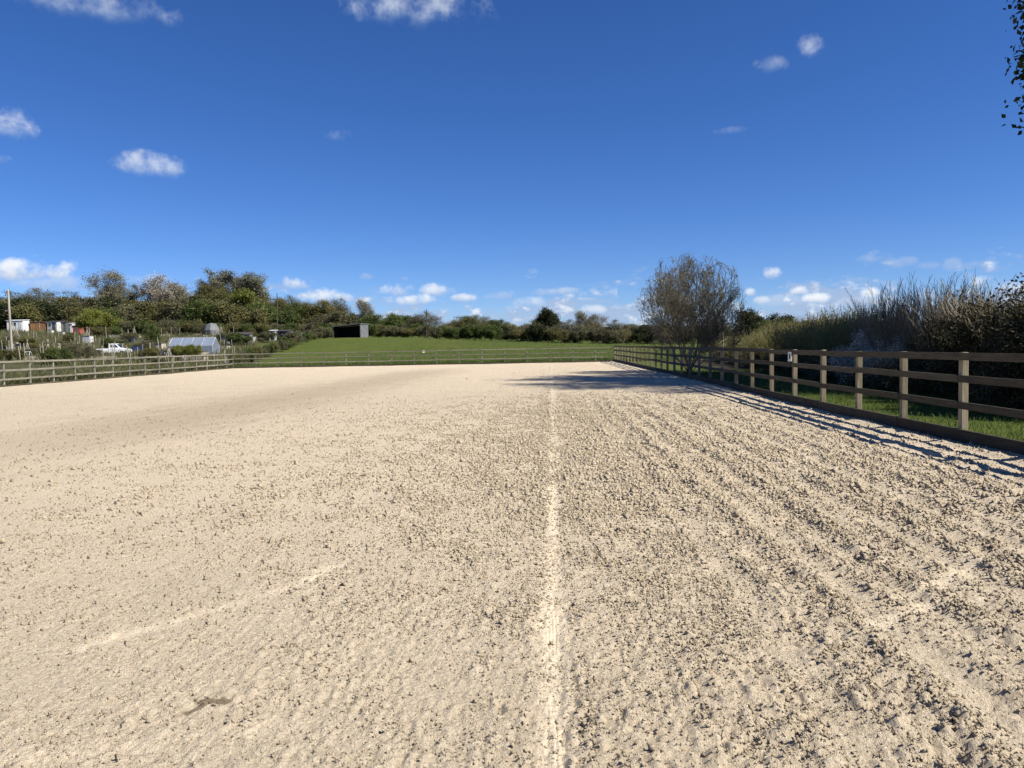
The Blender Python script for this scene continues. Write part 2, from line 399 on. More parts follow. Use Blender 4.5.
n_lo = vnoise(SX*.35, SY*.35, 21); n_md = vnoise(SX*1.3, SY*1.1, 22); n_hf = vnoise(SX*3.1, SY*3.1, 23)
rough = .74 + .56*sst(SX + .5*n_lo, -1.2, 3.0) + .22*n_md + .12*n_hf
rough *= 1 - .42*sst(-SX + n_lo, 5, 14)
trackx = .03 + .0172*(SY-2.7); trackx = np.where(SY > 12, .19+.0172*(SY-12)*.9, trackx)
td = SX - trackx
track = np.exp(-(td/(.06+.04*np.abs(n_md)))**2)*np.clip(.72+.2*n_lo+.4*n_md, .35, 1)*(1-.3*sst(SY, 5, 14))
def arc(pts, w):
    """smooth wheel mark through ground points"""
    best = np.full(SX.shape, 99.0)
    for (x0, y0), (x1, y1) in zip(pts[:-1], pts[1:]):
        ax, ay = x1-x0, y1-y0; t = np.clip(((SX-x0)*ax+(SY-y0)*ay)/(ax*ax+ay*ay), 0, 1)
        best = np.minimum(best, np.hypot(SX-x0-t*ax, SY-y0-t*ay))
    return np.exp(-(best/w)**2)
def gp(px, py):
    d = RC @ Vector((px-512, 384-py, -F)); s = -CAMH/d.z; return (d.x*s, d.y*s)
marks = np.maximum(arc([gp(-140,720),gp(0,674),gp(110,642),gp(220,610),gp(300,585),gp(340,566)], .05)*(.6+.8*n_md), .8*arc([gp(-60,764),gp(60,755),gp(150,748),gp(230,738),gp(300,722)], .06)*(.6+.7*n_md))
marks = np.clip(marks, 0, 1)*sst(n_hf + n_md, -1.0, .3)*.75
marks = np.maximum(marks, .7*arc([gp(870,628),gp(930,606),gp(990,600)], .05))
marks = np.maximum(marks, .6*arc([gp(905,600),gp(940,585),gp(985,560)], .06))
smooth = np.clip(np.maximum(track, marks), 0, 1)
rough *= 1 - .66*smooth
Hs = .016*n_lo + .010*n_md
# harrow furrows along the right half: rows of clods with gaps between them
wobx = SX + .07*n_md + .10*n_lo - .004*SY
fur = .7*np.sin(wobx*2*np.pi/.31) + .5*np.sin(wobx*2*np.pi/.74+1.3)
fr_ = sst(SX, .1, 2.2)
Hs += .019*fur*fr_*(.7+.5*n_hf)*fade(.28)
rough *= 1 + .45*fur*fr_*fade(.28)
rough *= (1-.35*sst(SX, 4.2, 5.0))*.9
rough = np.clip(rough, .1, 1.8)
def billow(f, k): return np.abs(vnoise(SX*f + .35*n_hf, SY*f*.94 + .2*n_md, k))
Hs += rough*(.026*billow(7.5, 51)*fade(.13) + .040*billow(17, 52)*fade(.058) + .040*billow(36, 53)*fade(.028) + .020*vnoise(SX*62, SY*62, 54)*fade(.017))*(1-.35*sst(SY, 6, 16))
w3, id3 = worley(SX*2.6, SY*2.3, 61)                                    # hoof hollows
Hs -= .040*np.clip(1-w3*2.3, 0, 1)**1.2*(id3 > .62)*np.clip(rough, .2, 1.3)*sst(SX, -1.2, 1.6)*fade(.3)
Hs += .020*vnoise(SX*7.2, SY*5.6, 62)*sst(SX, 3.6, 5.0)*fade(.15)       # churned outside track
Hs += .04*sst(SX, 5.3, 5.95)*(1+.5*n_md)
Hs -= .010*np.clip(track, 0, 1)
for off in (-.028, -.012, .006):                                         # fine drag lines in the wheel mark
    Hs -= .006*np.exp(-((td-off+.002*n_md)/.0028)**2)*sst(SY, 2.2, 2.4)*(1-sst(SY, 3.6, 4.6))*sst(n_md+.5*vnoise(SX*0+off*90, SY*2.3, 9), -.1, .3)
Z = Hs
sand_me = np_mesh('arena_sand', np.stack([SX, SY, Z], -1).reshape(-1, 3), grid_faces(len(ys), len(xs)), None, True)
at_ = sand_me.attributes.new('smoothed', 'FLOAT', 'POINT'); at_.data.foreach_set('value', np.clip(smooth, 0, 1).astype(np.float32).ravel())

def sand_mat():
    m = bpy.data.materials.new('arena_sand'); m.use_nodes = True; t = NT(m.node_tree); t.n.clear()
    co = t.new('ShaderNodeTexCoord').outputs['Object']; x, y, z = t.sep(co)
    sm = t.new('ShaderNodeAttribute', attribute_name='smoothed').outputs['Fac']
    nf = t.noise(co, 260, 3, .7); nm = t.noise(co, 42, 5, .68); nb = t.noise(co, .55, 5, .6); nc = t.noise(co, 6.5, 4, .6)
    c = t.mix(t.ss(nm, .34, .66), (.56,.455,.315,1), (.72,.61,.445,1))
    c = t.mix(t.ss(nf, .62, .74, 0, .5), c, (.29,.225,.15,1))                        # dark grains and fibre
    c = t.mix(t.ss(nf, .36, .26, 0, .5), c, (.66,.59,.46,1))
    c = t.mix(t.ss(nb, .45, .75, 0, .25), c, (.46,.375,.26,1))
    c = t.mix(t.m('MULTIPLY', t.ss(x, -1, 4), t.ss(nc, .5, .75, 0, .35)), c, (.40,.335,.25,1))      # damper crumbs turned up on the right
    # long darker damp sweep across the left of the school
    (ax, ay), (bx, by) = gp(60, 440), gp(430, 371); cx, cy = (ax+bx)/2, (ay+by)/2; ln = math.hypot(bx-ax, by-ay); vx, vy = (bx-ax)/ln, (by-ay)/ln
    u = t.m('ADD', t.m('MULTIPLY', t.m('SUBTRACT', x, cx), vy), t.m('MULTIPLY', t.m('SUBTRACT', y, cy), -vx))
    v = t.m('ADD', t.m('MULTIPLY', t.m('SUBTRACT', x, cx), vx), t.m('MULTIPLY', t.m('SUBTRACT', y, cy), vy))
    dn = t.noise(t.comb(t.m('MULTIPLY', u, 2.2), t.m('MULTIPLY', v, .28), 0), 1.0, 5, .65)
    damp = t.m('MULTIPLY', t.ss(t.m('ADD', t.m('ABSOLUTE', u), t.m('MULTIPLY', t.m('SUBTRACT', dn, .5), 4.0)), .2, 3.4, 1, 0), t.ss(t.m('ABSOLUTE', v), ln*.4, ln*.75, 1, 0))
    c = t.mix(t.m('MULTIPLY', damp, .45), c, (.33,.25,.165,1))
    c = t.mix(t.m('MULTIPLY', sm, .12), c, (.72,.62,.455,1))
    # one dark damp splash on the left
    sx, sy = gp(203, 709)
    ddx, ddy = t.m('SUBTRACT', x, sx), t.m('SUBTRACT', y, sy)
    a1 = t.m('ADD', t.m('MULTIPLY', ddx, .64), t.m('MULTIPLY', ddy, .77)); b1 = t.m('ADD', t.m('MULTIPLY', ddx, -.77), t.m('MULTIPLY', ddy, .64))
    ns = t.m('MULTIPLY', t.m('SUBTRACT', t.noise(co, 30, 4, .6), .5), 1.6)
    e1 = t.m('ADD', t.m('POWER', t.m('DIVIDE', a1, .11), 2.0), t.m('POWER', t.m('DIVIDE', b1, .022), 2.0))
    e2 = t.m('ADD', t.m('POWER', t.m('DIVIDE', t.m('SUBTRACT', ddx, .02), .085), 2.0), t.m('POWER', t.m('DIVIDE', t.m('SUBTRACT', ddy, .05), .026), 2.0))
    spl = t.ss(t.m('ADD', t.m('MINIMUM', e1, e2), ns), .5, 1.3, 1, 0)
    c = t.mix(t.m('MULTIPLY', spl, .8), c, (.20,.145,.095,1))
    p = t.new('ShaderNodeBsdfPrincipled'); t.put(p.inputs['Base Color'], c); p.inputs['Roughness'].default_value = .95; p.inputs['Specular IOR Level'].default_value = .12
    far = t.ss(y, 5, 22)
    hgt = t.m('ADD', t.m('MULTIPLY', nm, 1.0), t.m('ADD', t.m('MULTIPLY', nf, .30), t.m('MULTIPLY', t.m('MULTIPLY', t.m('ABSOLUTE', t.m('SUBTRACT', t.noise(co, 15, 4, .65), .5)), far), 3.5)))
    b = t.new('ShaderNodeBump'); t.put(b.inputs['Strength'], t.m('SUBTRACT', 1.0, t.m('MULTIPLY', sm, .45))); b.inputs['Distance'].default_value = .034
    t.put(b.inputs['Height'], hgt); t.put(p.inputs['Normal'], b.outputs[0])
    t.l.new(p.outputs[0], t.new('ShaderNodeOutputMaterial').inputs[0]); return m
sand_me.materials.append(sand_mat())
sand = link('arena_sand', sand_me); tag(sand, 'pale raked sand surface of the riding arena', kind='structure')
# loose crumbs lying on the sand
r_ = np.random.default_rng(17); flat = np.stack([SX, SY, Z], -1).reshape(-1, 3); rr_ = rough.ravel()
wgt = np.clip(rr_, .05, 1.6)**1.9*sst(flat[:,1], 2.0, 2.2)*(1-.97*sst(flat[:,1], 9, 26))*np.clip(flat[:,1], 0, 99)**.35*(.25+sst(np.abs(vnoise(flat[:,0]*9, flat[:,1]*9, 71)) + .5*vnoise(flat[:,0]*2.5, flat[:,1]*2.0, 72), -.05, .65))*(np.abs(flat[:,0]-.0) < .9*flat[:,1]+.6); wgt /= wgt.sum()
NCL = 175000; pick_ = r_.choice(len(flat), NCL, p=wgt); P_ = flat[pick_]
dist = np.hypot(P_[:,0], P_[:,1]); sz = np.clip(.0010*dist, .0034, .0088)*r_.lognormal(0, .40, NCL)*(.7+.4*np.clip(rr_[pick_], 0, 1.4))
tet_ = np.array([(1,1,1),(1,-1,-1),(-1,1,-1),(-1,-1,1)], float)*.85
V_ = tet_[None]*r_.uniform(.6, 1.4, (NCL, 4, 1)) + r_.normal(0, .3, (NCL, 4, 3)); an = r_.uniform(0, 6.283, NCL); ca, sa = np.cos(an)[:,None], np.sin(an)[:,None]
V_ = np.stack([V_[...,0]*ca-V_[...,1]*sa, V_[...,0]*sa+V_[...,1]*ca, V_[...,2]], -1)*sz[:,None,None] + (P_ + np.stack([r_.normal(0,.004,NCL), r_.normal(0,.004,NCL), sz*.3], -1))[:,None]
F_ = np.array([(0,1,2),(0,2,3),(0,3,1),(1,3,2)])
clods = link('sand_crumbs', np_mesh('sand_crumbs', V_.reshape(-1,3), (np.arange(NCL)[:,None,None]*4+F_[None]).reshape(-1,3), sand_me.materials[0]))
tag(clods, 'loose crumbs of sand lying all over the arena surface', 'sand', kind='stuff')

# ------------------------------------------------------------------ fences
def fence(name, label, A, B, n_post, first, rail_m, post_m, side, top=1.27, rails=((1.165,1.27),(.845,.945),(.495,.595)), kick=.21, kick_m=None, kick_z=-.12, pw=.092, spacing=1.8, post_over=.0):
    """A to B; rails and kickboards on the `side` (+1 left of travel) of the posts; local y runs along the fence"""
    A, B = Vector(A), Vector(B); d = (B-A).normalized(); L = (B-A).length
    root = empty(name, (A.x, A.y, 0), math.atan2(-d.x, d.y)); tag(root, label, 'fence')
    pm = MB().box(-pw/2, pw/2, -pw/2, pw/2, -.4, top+post_over).mesh('post', post_m, .006)
    rms = [MB().box(-.019, .019, 0, 2*spacing-.012, 0, b-a).mesh('rail', rail_m, .004) for a, b in rails]
    km = MB().box(-.03, .03, 0, 2*spacing-.01, 0, kick-kick_z).mesh('kickboard', kick_m or rail_m, .005)
    r = random.Random(len(name)*7+n_post)
    for i in range(n_post):
        y = first + i*spacing
        if y > L+.3: break
        link('post', pm, root, (r.uniform(-.008,.008), y, r.uniform(-.012,.012)), (r.uniform(-.012,.012), r.uniform(-.010,.010), r.uniform(-.04,.04)))
    y = first - spacing; i = 0
    while y < L - .4:
        end = min(1.0, (L-y)/(2*spacing))
        for k, (a, b) in enumerate(rails):
            yy = y + (spacing if k == 1 else 0)
            e2 = min(1.0, (L-yy)/(2*spacing))
            if e2 > .05: link('rail', rms[k], root, (-side*(pw/2+.02+r.uniform(0,.004)), yy+.003, a+r.uniform(-.012,.012)), (r.uniform(-.0045,.0045), r.uniform(-.02,.02), 0), (1, e2, 1))
        if kick: link('kickboard', km, root, (-side*(pw/2+.032+r.uniform(0,.004)), y+.003, kick_z+r.uniform(-.012,.006)), (r.uniform(-.003,.003), 0, 0), (1, end, 1))
        y += 2*spacing; i += 1
    return root
Y0 = 11.02 - 1.8*8
fence('post_and_rail_fence', 'brown three rail timber fence with dark kickboard along right of arena', (XR+.09, Y0, 0), (XR+.09, YE+.1, 0), 60, 0, M['rail'], M['post'], 1, kick_m=M['kick'])
fence('post_and_rail_fence', 'pale three rail timber fence across far end of arena before the meadow', (CLX, CLY+.08, 0), (XR+.04, YE+.08, 0), 30, .0, M['rail_grey'], M['post_grey'], -1,
      top=1.16, rails=((1.08,1.16),(.72,.80),(.35,.43)), kick=.12, kick_m=M['rail'])
la = (left_x(8), 8, 0)
fence('post_and_rail_fence', 'weathered three rail timber fence on left of arena beside the allotments', (la[0]-.06, la[1], 0), (CLX-.06, CLY, 0), 40, .8, M['rail_grey'], M['post_grey'], -1,
      top=1.16, rails=((1.07,1.16),(.69,.78),(.29,.38)), kick=.08, kick_m=M['rail'])
def plate(name, label, loc, rz, w, h, mark):
    e = empty(name, loc, rz); tag(e, label, 'sign')
    MB().box(-w/2, w/2, -.008, .008, 0, h).obj('board', M['white'], e, .002)
    if mark: MB().box(-w*.17, w*.17, -.0125, -.009, h*.28, h*.78).obj('lettering', M['felt'], e)
p = at(792.5, 357, 11.02+1.8*4)
plate('marker_plate', 'small white marker plate with dark mark on right fence', (XR-.03, 11.02+1.8*4-.02, 0.99), -1.0, .10, .22, True)
p = at(424, 353.5, 61.1); plate('marker_plate', 'small blank white marker plate on far pale fence', (p.x, 60.93, .97), 0, .19, .2, False)
yq = 51.6; plate('marker_plate', 'small white plate on top rail of left fence before greenhouse', (left_x(yq)+.06, yq, .98), -1.2, .16, .19, False)
print('fences done')

# ------------------------------------------------------------------ plants: generators
def tubes(segs, sides=3):
    """segs (n,8): p0 p1 r0 r1 -> verts, quad faces"""
    s = np.asarray(segs, float); p0, p1, r0, r1 = s[:,0:3], s[:,3:6], s[:,6], s[:,7]
    d = p1-p0; d /= np.maximum(np.linalg.norm(d, axis=1, keepdims=True), 1e-9)
    ref = np.where(np.abs(d[:,2:3]) > .9, np.array([[1.,0,0]]), np.array([[0,0,1.]]))
    u = np.cross(d, ref); u /= np.linalg.norm(u, axis=1, keepdims=True); v = np.cross(d, u)
    V = []
    for P, R in ((p0, r0), (p1, r1)):
        for i in range(sides):
            t = 2*math.pi*i/sides; V.append(P + (u*math.cos(t)+v*math.sin(t))*R[:,None])
    V = np.stack(V, 1); n = len(s); base = np.arange(n)[:,None]*(2*sides)
    Fc = np.concatenate([base+np.array([[i, (i+1)%sides, (i+1)%sides+sides, i+sides]]) for i in range(sides)], 0)
    return V.reshape(-1, 3), Fc
def leaves(pts, size, r, flat=.0, aspect=1.7):
    """small folded leaf faces (two triangles) at pts"""
    n = len(pts); a = r.normal(size=(n,3)); a[:,2] *= 1-flat; a /= np.linalg.norm(a, axis=1, keepdims=True)
    b = r.normal(size=(n,3)); b -= a*(a*b).sum(1, keepdims=True); b /= np.linalg.norm(b, axis=1, keepdims=True)
    c = np.cross(a, b); s = (size*r.uniform(.6, 1.35, n))[:,None]
    V = np.stack([pts-a*s*.5, pts+b*s*.5/aspect+c*s*.1, pts+a*s*.5, pts-b*s*.5/aspect+c*s*.1], 1).reshape(-1, 3)
    k = np.arange(n)[:,None]*4
    return V, k+np.array([[0,1,2,3]])
def skeleton(r, levels, kids, L0, ratio, angle, up, r0, wob=.16, nseg=3, first=.35, stems=1, lean=.1, fan=False):
    """branching skeleton; returns list of segments and their level"""
    segs, lev, tips = [], [], []
    def grow(p, d, L, rad, lv):
        pts = [p]; n = (nseg if lv < 2 else 2) if lv else nseg+2; dirs = []
        for i in range(n):
            d = d + np.array([r.normal(0, wob), r.normal(0, wob), r.normal(0, wob)*.7 + up*(.5 if lv else .2)*.25]); d = d/np.linalg.norm(d)
            q = p + d*L/n; ra, rb = rad*(1-.55*i/n), rad*(1-.55*(i+1)/n)
            if lv == levels: rb = ra*.55
            segs.append((*p, *q, ra, rb)); lev.append(lv); p = q; pts.append(p); dirs.append(d)
        if lv == levels: tips.append((pts[0], pts[-1])); return
        k = kids[min(lv, len(kids)-1)]
        for j in range(k):
            t = first + (1-first)*(j+r.uniform(.2, .9))/k if lv == 0 else .22 + .78*(j+r.uniform(.1,.95))/k
            t = min(t, .999)*n; i = int(t); f = t-i
            b = pts[i]*(1-f)+pts[i+1]*f; dd = dirs[i]
            ax = r.normal(size=3); ax -= dd*ax.dot(dd); ax /= np.linalg.norm(ax)
            an = angle*r.uniform(.65, 1.3); nd = dd*math.cos(an)+ax*math.sin(an); nd[2] += up*.25
            nd /= np.linalg.norm(nd)
            grow(b, nd, L*ratio*r.uniform(.75, 1.2)*(1-.35*t/n if lv == 0 else 1), max(rad*(.55 if lv else .5), 0), lv+1)
    for s in range(stems):
        a = 2.399*s if fan else r.uniform(0, 6.28); q = lean*(stems > 1)*((s+.5)/stems if fan else 1); d = np.array([math.cos(a)*q, math.sin(a)*q, 1.]) + r.normal(0, .03, 3)
        o = np.array([math.cos(a), math.sin(a), 0])*(.0 if stems == 1 else .05*L0*r.uniform(.2, 1))
        grow(o*(.3 if fan else 1), d/np.linalg.norm(d), L0*r.uniform(.85, 1.1)*(1-.28*q/max(lean, .01) if fan else 1), r0, 0)
    return np.array(segs), np.array(lev), tips
def normalise(segs, tips, height, width, rmin, dome=0, dgain=1.05):
    P = segs[:, :6].reshape(-1, 3); top = np.percentile(P[:,2], 99.7); rad = np.percentile(np.hypot(P[:,0], P[:,1]), 98)
    sz, sx = height/top, width/2/rad
    k = np.array([sx, sx, sz]); segs = segs.copy(); segs[:, :3] *= k; segs[:, 3:6] *= k; segs[:, 6:] = np.maximum(segs[:, 6:], rmin)
    if dome:                                       # press the crown into an even dome
        c = np.array([0, 0, dome*height]); e = np.array([width/2, width/2, (1-dome)*height])
        def sq(P):
            q = (P-c)/e*dgain; n = np.maximum(np.linalg.norm(q, axis=1, keepdims=True), 1e-6)
            m = np.where(n < .86, n, .86+.26*(1-np.exp(-(n-.86)/.26)))
            Q = c+q/n*m*e; w = np.clip(P[:,2:3]/(.14*height), 0, 1)
            Q[:,2] = np.maximum(Q[:,2], np.minimum(P[:,2], .1*height)); return P*(1-w)+Q*w
        segs[:, :3] = sq(segs[:, :3]); segs[:, 3:6] = sq(segs[:, 3:6])
        A, B = sq(np.array([t[0]*k for t in tips])), sq(np.array([t[1]*k for t in tips]))
        return segs, list(zip(A, B))
    return segs, [(a*k, b*k) for a, b in tips]
def tip_points(tips, per, r, spread):
    A = np.array([t[0] for t in tips]); B = np.array([t[1] for t in tips])
    i = r.integers(0, len(A), per*len(A)); t = r.uniform(.15, 1.08, len(i))[:,None]
    return A[i]*(1-t)+B[i]*t + r.normal(0, spread, (len(i), 3))
def plant(seed, height, width, trunk_m, twig_m, leaf_m=None, per=0, lsize=.2, lspread=.1, rmin=.01, sk=None, split=1, flat=0, trunk_name='trunk', crown_name='crown', base=0, dome=0):
    """returns list of (part name, mesh): trunk with limbs, twig crown and leaves"""
    r = np.random.default_rng(seed); segs, lev, tips = skeleton(r, **sk); segs, tips = normalise(segs, tips, height, width, rmin, dome)
    out = []
    a = segs[lev <= split]; b = segs[lev > split]
    if len(a):
        a = a.copy(); V, Fc = tubes(a, 6); out.append((trunk_name, np_mesh(trunk_name, V, Fc, trunk_m, True)))
    if len(b): V, Fc = tubes(b, 3); out.append((crown_name if not leaf_m else 'twigs', np_mesh('twigs', V, Fc, twig_m)))
    if leaf_m:
        pts = tip_points(tips, per, r, lspread)
        if base: pts = pts[pts[:,2] > base]
        V, Fc = leaves(pts, np.full(len(pts), lsize), r, flat); out.append((crown_name if crown_name else 'crown', np_mesh('leaves', V, Fc, leaf_m)))
    return out
def put(name, parts, loc, rz, s, label, cat, group=None):
    e = empty(name, loc, rz); e.scale = s; tag(e, label, cat, group)
    for n, me in parts: link(n, me, e)
    return e

SK_ROUND = dict(levels=4, kids=(9,6,5,4), L0=1.0, ratio=.62, angle=.75, up=.5, r0=.03, first=.25)
SK_UP = dict(levels=3, kids=(26,6,4), L0=1.0, ratio=.30, angle=.42, up=1.0, r0=.02, first=.12, lean=.05, wob=.05)
SK_BUSH = dict(levels=3, kids=(6,5,4), L0=.8, ratio=.6, angle=.65, up=.5, r0=.012, first=.1, stems=7, lean=.55)
SK_COPP = dict(levels=2, kids=(7,5), L0=1.0, ratio=.36, angle=.36, up=1.0, r0=.009, first=.2, stems=38, lean=.36, wob=.09)
SK_BRUSH = dict(levels=1, kids=(4,), L0=1.0, ratio=.35, angle=.3, up=1.0, r0=.006, first=.3, stems=150, lean=.28, wob=.07)

# far trees, unit-free metres: (height, width) are set again per copy through scale
def far_tree(seed, kind):
    B, SH = dict(split=0, trunk_name='stems'), SK_BUSH
    if kind == 'brown': return plant(seed, 10, 9, M['bark'], M['twig'], M['leaf_brown'], 11, .19, .34, .018, SK_ROUND, dome=.48)
    if kind == 'grey':  return plant(seed, 10, 9, M['bark_grey'], M['twig_grey'], M['leaf_bud'], 10, .17, .34, .018, SK_ROUND, dome=.48)
    if kind == 'olive': return plant(seed, 10, 9, M['bark'], M['twig_olive'], M['leaf_olive'], 11, .23, .36, .02, SK_ROUND, dome=.48)
    if kind == 'fresh': return plant(seed, 10, 9, M['bark'], M['twig_olive'], M['leaf_fresh'], 11, .28, .34, .02, SK_ROUND, dome=.48)
    if kind == 'green': return plant(seed, 10, 9, M['bark'], M['twig'], M['leaf_green'], 14, .30, .38, .02, SK_ROUND, dome=.48)
    if kind == 'dark':  return plant(seed, 10, 8, M['bark_dark'], M['twig'], M['leaf_dark'], 22, .36, .42, .02, SK_ROUND, dome=.48)
    if kind == 'bloss': return plant(seed, 10, 9, M['bark'], M['twig_grey'], M['leaf_bloss'], 9, .20, .34, .024, SK_ROUND, dome=.48)
    if kind == 'poplar': return plant(seed, 10, 4.5, M['bark_grey'], M['twig_grey'], M['leaf_bud'], 12, .17, .24, .016, SK_UP)
    if kind == 'bush_brown': return plant(seed, 4, 5, M['bark'], M['twig'], M['leaf_brown'], 10, .19, .2, .014, SH, dome=.3, **B)
    if kind == 'bush_olive': return plant(seed, 4, 5, M['bark'], M['twig_olive'], M['leaf_olive'], 13, .21, .2, .014, SH, dome=.3, **B)
    if kind == 'bush_green': return plant(seed, 4, 5, M['bark'], M['twig'], M['leaf_green'], 15, .22, .2, .012, SH, dome=.3, **B)
    if kind == 'bush_dark': return plant(seed, 4, 5, M['bark_dark'], M['twig'], M['leaf_dark'], 18, .24, .22, .012, SH, dome=.3, **B)
    if kind == 'bush_fresh': return plant(seed, 4, 5, M['bark'], M['twig_olive'], M['leaf_fresh'], 16, .20, .2, .012, SH, dome=.3, **B)
KIN = {}
BASE = {'poplar': (10, 4.5), 'dark': (10, 8)}
def variants(kind, n):
    KIN[kind] = [far_tree(sum(map(ord, kind))*13+i*101, kind) for i in range(n)]
for k, n in (('brown',2),('grey',2),('olive',2),('fresh',1),('green',2),('dark',1),('bloss',1),('poplar',2),('bush_brown',2),('bush_olive',2),('bush_green',2),('bush_dark',1),('bush_fresh',1)): variants(k, n)
cnt = [0]
def far(kind, px, top, wpx, Yd, label, name=None, cat=None, group=None, ky=1.0, sink=0.0):
    p = at(px, top, Yd); g = E(p.x, Yd) - sink; h = max(.3, p.z - g); w = wpx*Yd/F
    bh, bw = BASE.get(kind, (4, 5) if kind.startswith('bush') else (10, 9))
    i = cnt[0]; cnt[0] += 1; vs = KIN[kind]
    nm = name or ('shrub' if kind.startswith('bush') else 'tree')
    return put(nm, vs[i % len(vs)], (p.x, Yd, g-.05), (i*2.399) % 6.283, (w/bw, w/bw*ky, h/bh), label, cat or ('shrub' if nm == 'shrub' else 'tree'), group)

# ------------------------------------------------------------------ woodland behind the allotments
far('brown', -22, 293, 52, 200, 'brown bare tree at the left edge of the woodland')
far('brown', 14, 291, 50, 203, 'brown bare tree behind the pale leaning pole')
far('brown', 42, 288, 56, 200, 'wide brown bare tree behind the orange brown shed')
far('brown', 66, 291, 40, 205, 'low brown bare tree beside the big round tree')
far('grey', 98, 270, 60, 192, 'big round grey tree standing above the left woodland')
far('brown', 131, 285, 38, 200, 'brown bare tree between big round tree and blossom tree')
far('bloss', 163, 275, 66, 195, 'wide tree flecked with pale blossom behind the greenhouse')
far('grey', 178, 283, 44, 200, 'grey bare tree overlapping the blossom tree')
for px, top, w, lb in ((205,269,34,'tallest upright poplar, first of the row behind the allotments'),(222,271,26,'second upright poplar of the row from the left'),(237,274,24,'third upright poplar of the row from the left'),
                       (251,275,24,'fourth upright poplar of the row from the left'),(264,279,22,'last and lowest upright poplar at right end of the row')):
    far('poplar', px, top, w*1.5, 205, lb, 'poplar_tree', 'tree', 'row of upright poplars')
far('grey', 192, 279, 40, 208, 'grey bare tree at left end of the upright poplars')
far('grey', 236, 276, 44, 210, 'grey bare tree behind the middle of the upright poplars')
far('olive', 258, 284, 40, 206, 'olive tree behind right end of the upright poplars')
far('brown', 288, 296, 40, 200, 'brown tree sloping down right of the upright poplars')
far('olive', 215, 284, 46, 198, 'olive bushy tree under the upright poplars')
far('fresh', 243, 289, 48, 178, 'yellow green willow tree in front of the upright poplars')
far('olive', 274, 297, 34, 182, 'olive tree right of the yellow green willow')
far('green', 292, 302, 34, 176, 'green tree beside the thin dark pole')
far('olive', 314, 300, 44, 180, 'olive round tree right of the thin dark pole')
far('brown', 336, 298, 42, 184, 'brown tree behind the black field shelter')
far('grey', 357, 299, 34, 178, 'grey twiggy tree above right end of the black field shelter')
HUE = {'bush_dark':'dark','bush_olive':'olive','bush_green':'green','bush_brown':'brown'}
row = [(-20,308,'bush_dark'),(2,306,'bush_dark'),(24,303,'bush_olive'),(48,304,'bush_dark'),(70,307,'bush_dark'),(88,305,'bush_olive'),(112,309,'bush_green'),(136,304,'bush_brown'),(158,300,'bush_olive'),(180,303,'bush_brown'),(200,300,'bush_green'),
       (222,303,'bush_olive'),(244,308,'bush_olive'),(262,304,'bush_green'),(284,311,'bush_green'),(303,313,'bush_olive'),(322,314,'bush_brown'),(342,312,'bush_brown')]
for px, top, kd in row:
    far(kd, px, top, 52, 168 + (px*7) % 11, HUE[kd]+' undergrowth shrub along the foot of the left woodland', group=HUE[kd]+' undergrowth along the left woodland')
for i, px in enumerate(range(-24, 350, 17)):
    far(('bush_brown','bush_olive','bush_brown','bush_dark','bush_olive')[i % 5], px, 297+(i*7) % 6 + (8 if px > 270 else 0), 46, 186 + (i*3) % 7, 'taller '+HUE[('bush_brown','bush_olive','bush_brown','bush_dark','bush_olive')[i % 5]]+' thicket shrub deep inside the left woodland', 'thicket_shrub', 'shrub', HUE[('bush_brown','bush_olive','bush_brown','bush_dark','bush_olive')[i % 5]]+' thicket inside the left woodland')
for i, px in enumerate(range(84, 350, 12)):
    far(('bush_olive','bush_brown','bush_green')[i % 3], px, 320+(i*5) % 5 + (3 if px > 200 else 0), 24, 158 + (i*3) % 5, 'low '+HUE[('bush_olive','bush_brown','bush_green')[i % 3]]+' scrub in front of the left woodland', 'scrub_shrub', 'shrub', HUE[('bush_olive','bush_brown','bush_green')[i % 3]]+' scrub before the left woodland')
far('bush_fresh', 106, 313, 32, 156, 'light green shrub right of the huts')
far('bush_olive', 80, 316, 26, 160, 'dark olive shrub beside the red hut')

# ------------------------------------------------------------------ hedge across the top of the meadow
mh = [(372,316,26,'green'),(386,315,24,'green'),(402,317,24,'green'),(423,313,30,'brown'),(412,318,20,'green'),(449,322,26,'olive'),(462,317,34,'olive'),(480,316,32,'brown'),(497,321,22,'green'),(512,323,24,'olive'),(531,322,22,'brown'),
      (566,321,24,'brown'),(584,312,26,'grey'),(601,315,24,'grey'),(618,321,26,'brown'),(636,325,26,'brown'),(656,322,30,'brown'),(676,326,26,'brown'),(700,326,30,'olive'),(722,324,30,'brown')]
for i, (px, top, w, kd) in enumerate(mh):
    far(kd, px, top-1.5, w*1.35, 152 + (i*5) % 13, {'green':'green hedge tree along the top of the meadow','olive':'olive hedge tree along the top of the meadow','brown':'brown bare hedge tree along the top of the meadow','grey':'grey bare hedge tree along the top of the meadow'}[kd], 'hedge_tree', 'tree', kd+' trees in the meadow hedge')
far('dark', 547, 309, 26, 165, 'dark dome shaped evergreen tree above the far hedge', 'evergreen_tree', 'tree')
for i, px in enumerate(range(366, 745, 9)):
    kd = ('bush_green','bush_olive','bush_green','bush_brown')[i % 4] if px < 500 else ('bush_brown','bush_olive','bush_brown','bush_dark')[i % 4]
    far(kd, px, 323+(i*7) % 6 + (1.5 if px > 500 else 0), 24, 142+(i*3) % 7, 'low '+HUE[kd]+' hedge shrub closing the far side of the meadow', 'hedge_shrub', 'shrub', 'low '+HUE[kd]+' shrubs of the meadow hedge')
for px, top, w, Yd, lb in ((752,310,34,92,'dark evergreen right of the bare tree'),(776,315,38,96,'dark evergreen between bare tree and willow brush'),(803,321,36,99,'lowest dark evergreen behind the willow brush')):
    far('dark', px, top, w, Yd, lb, 'evergreen_tree', 'tree')
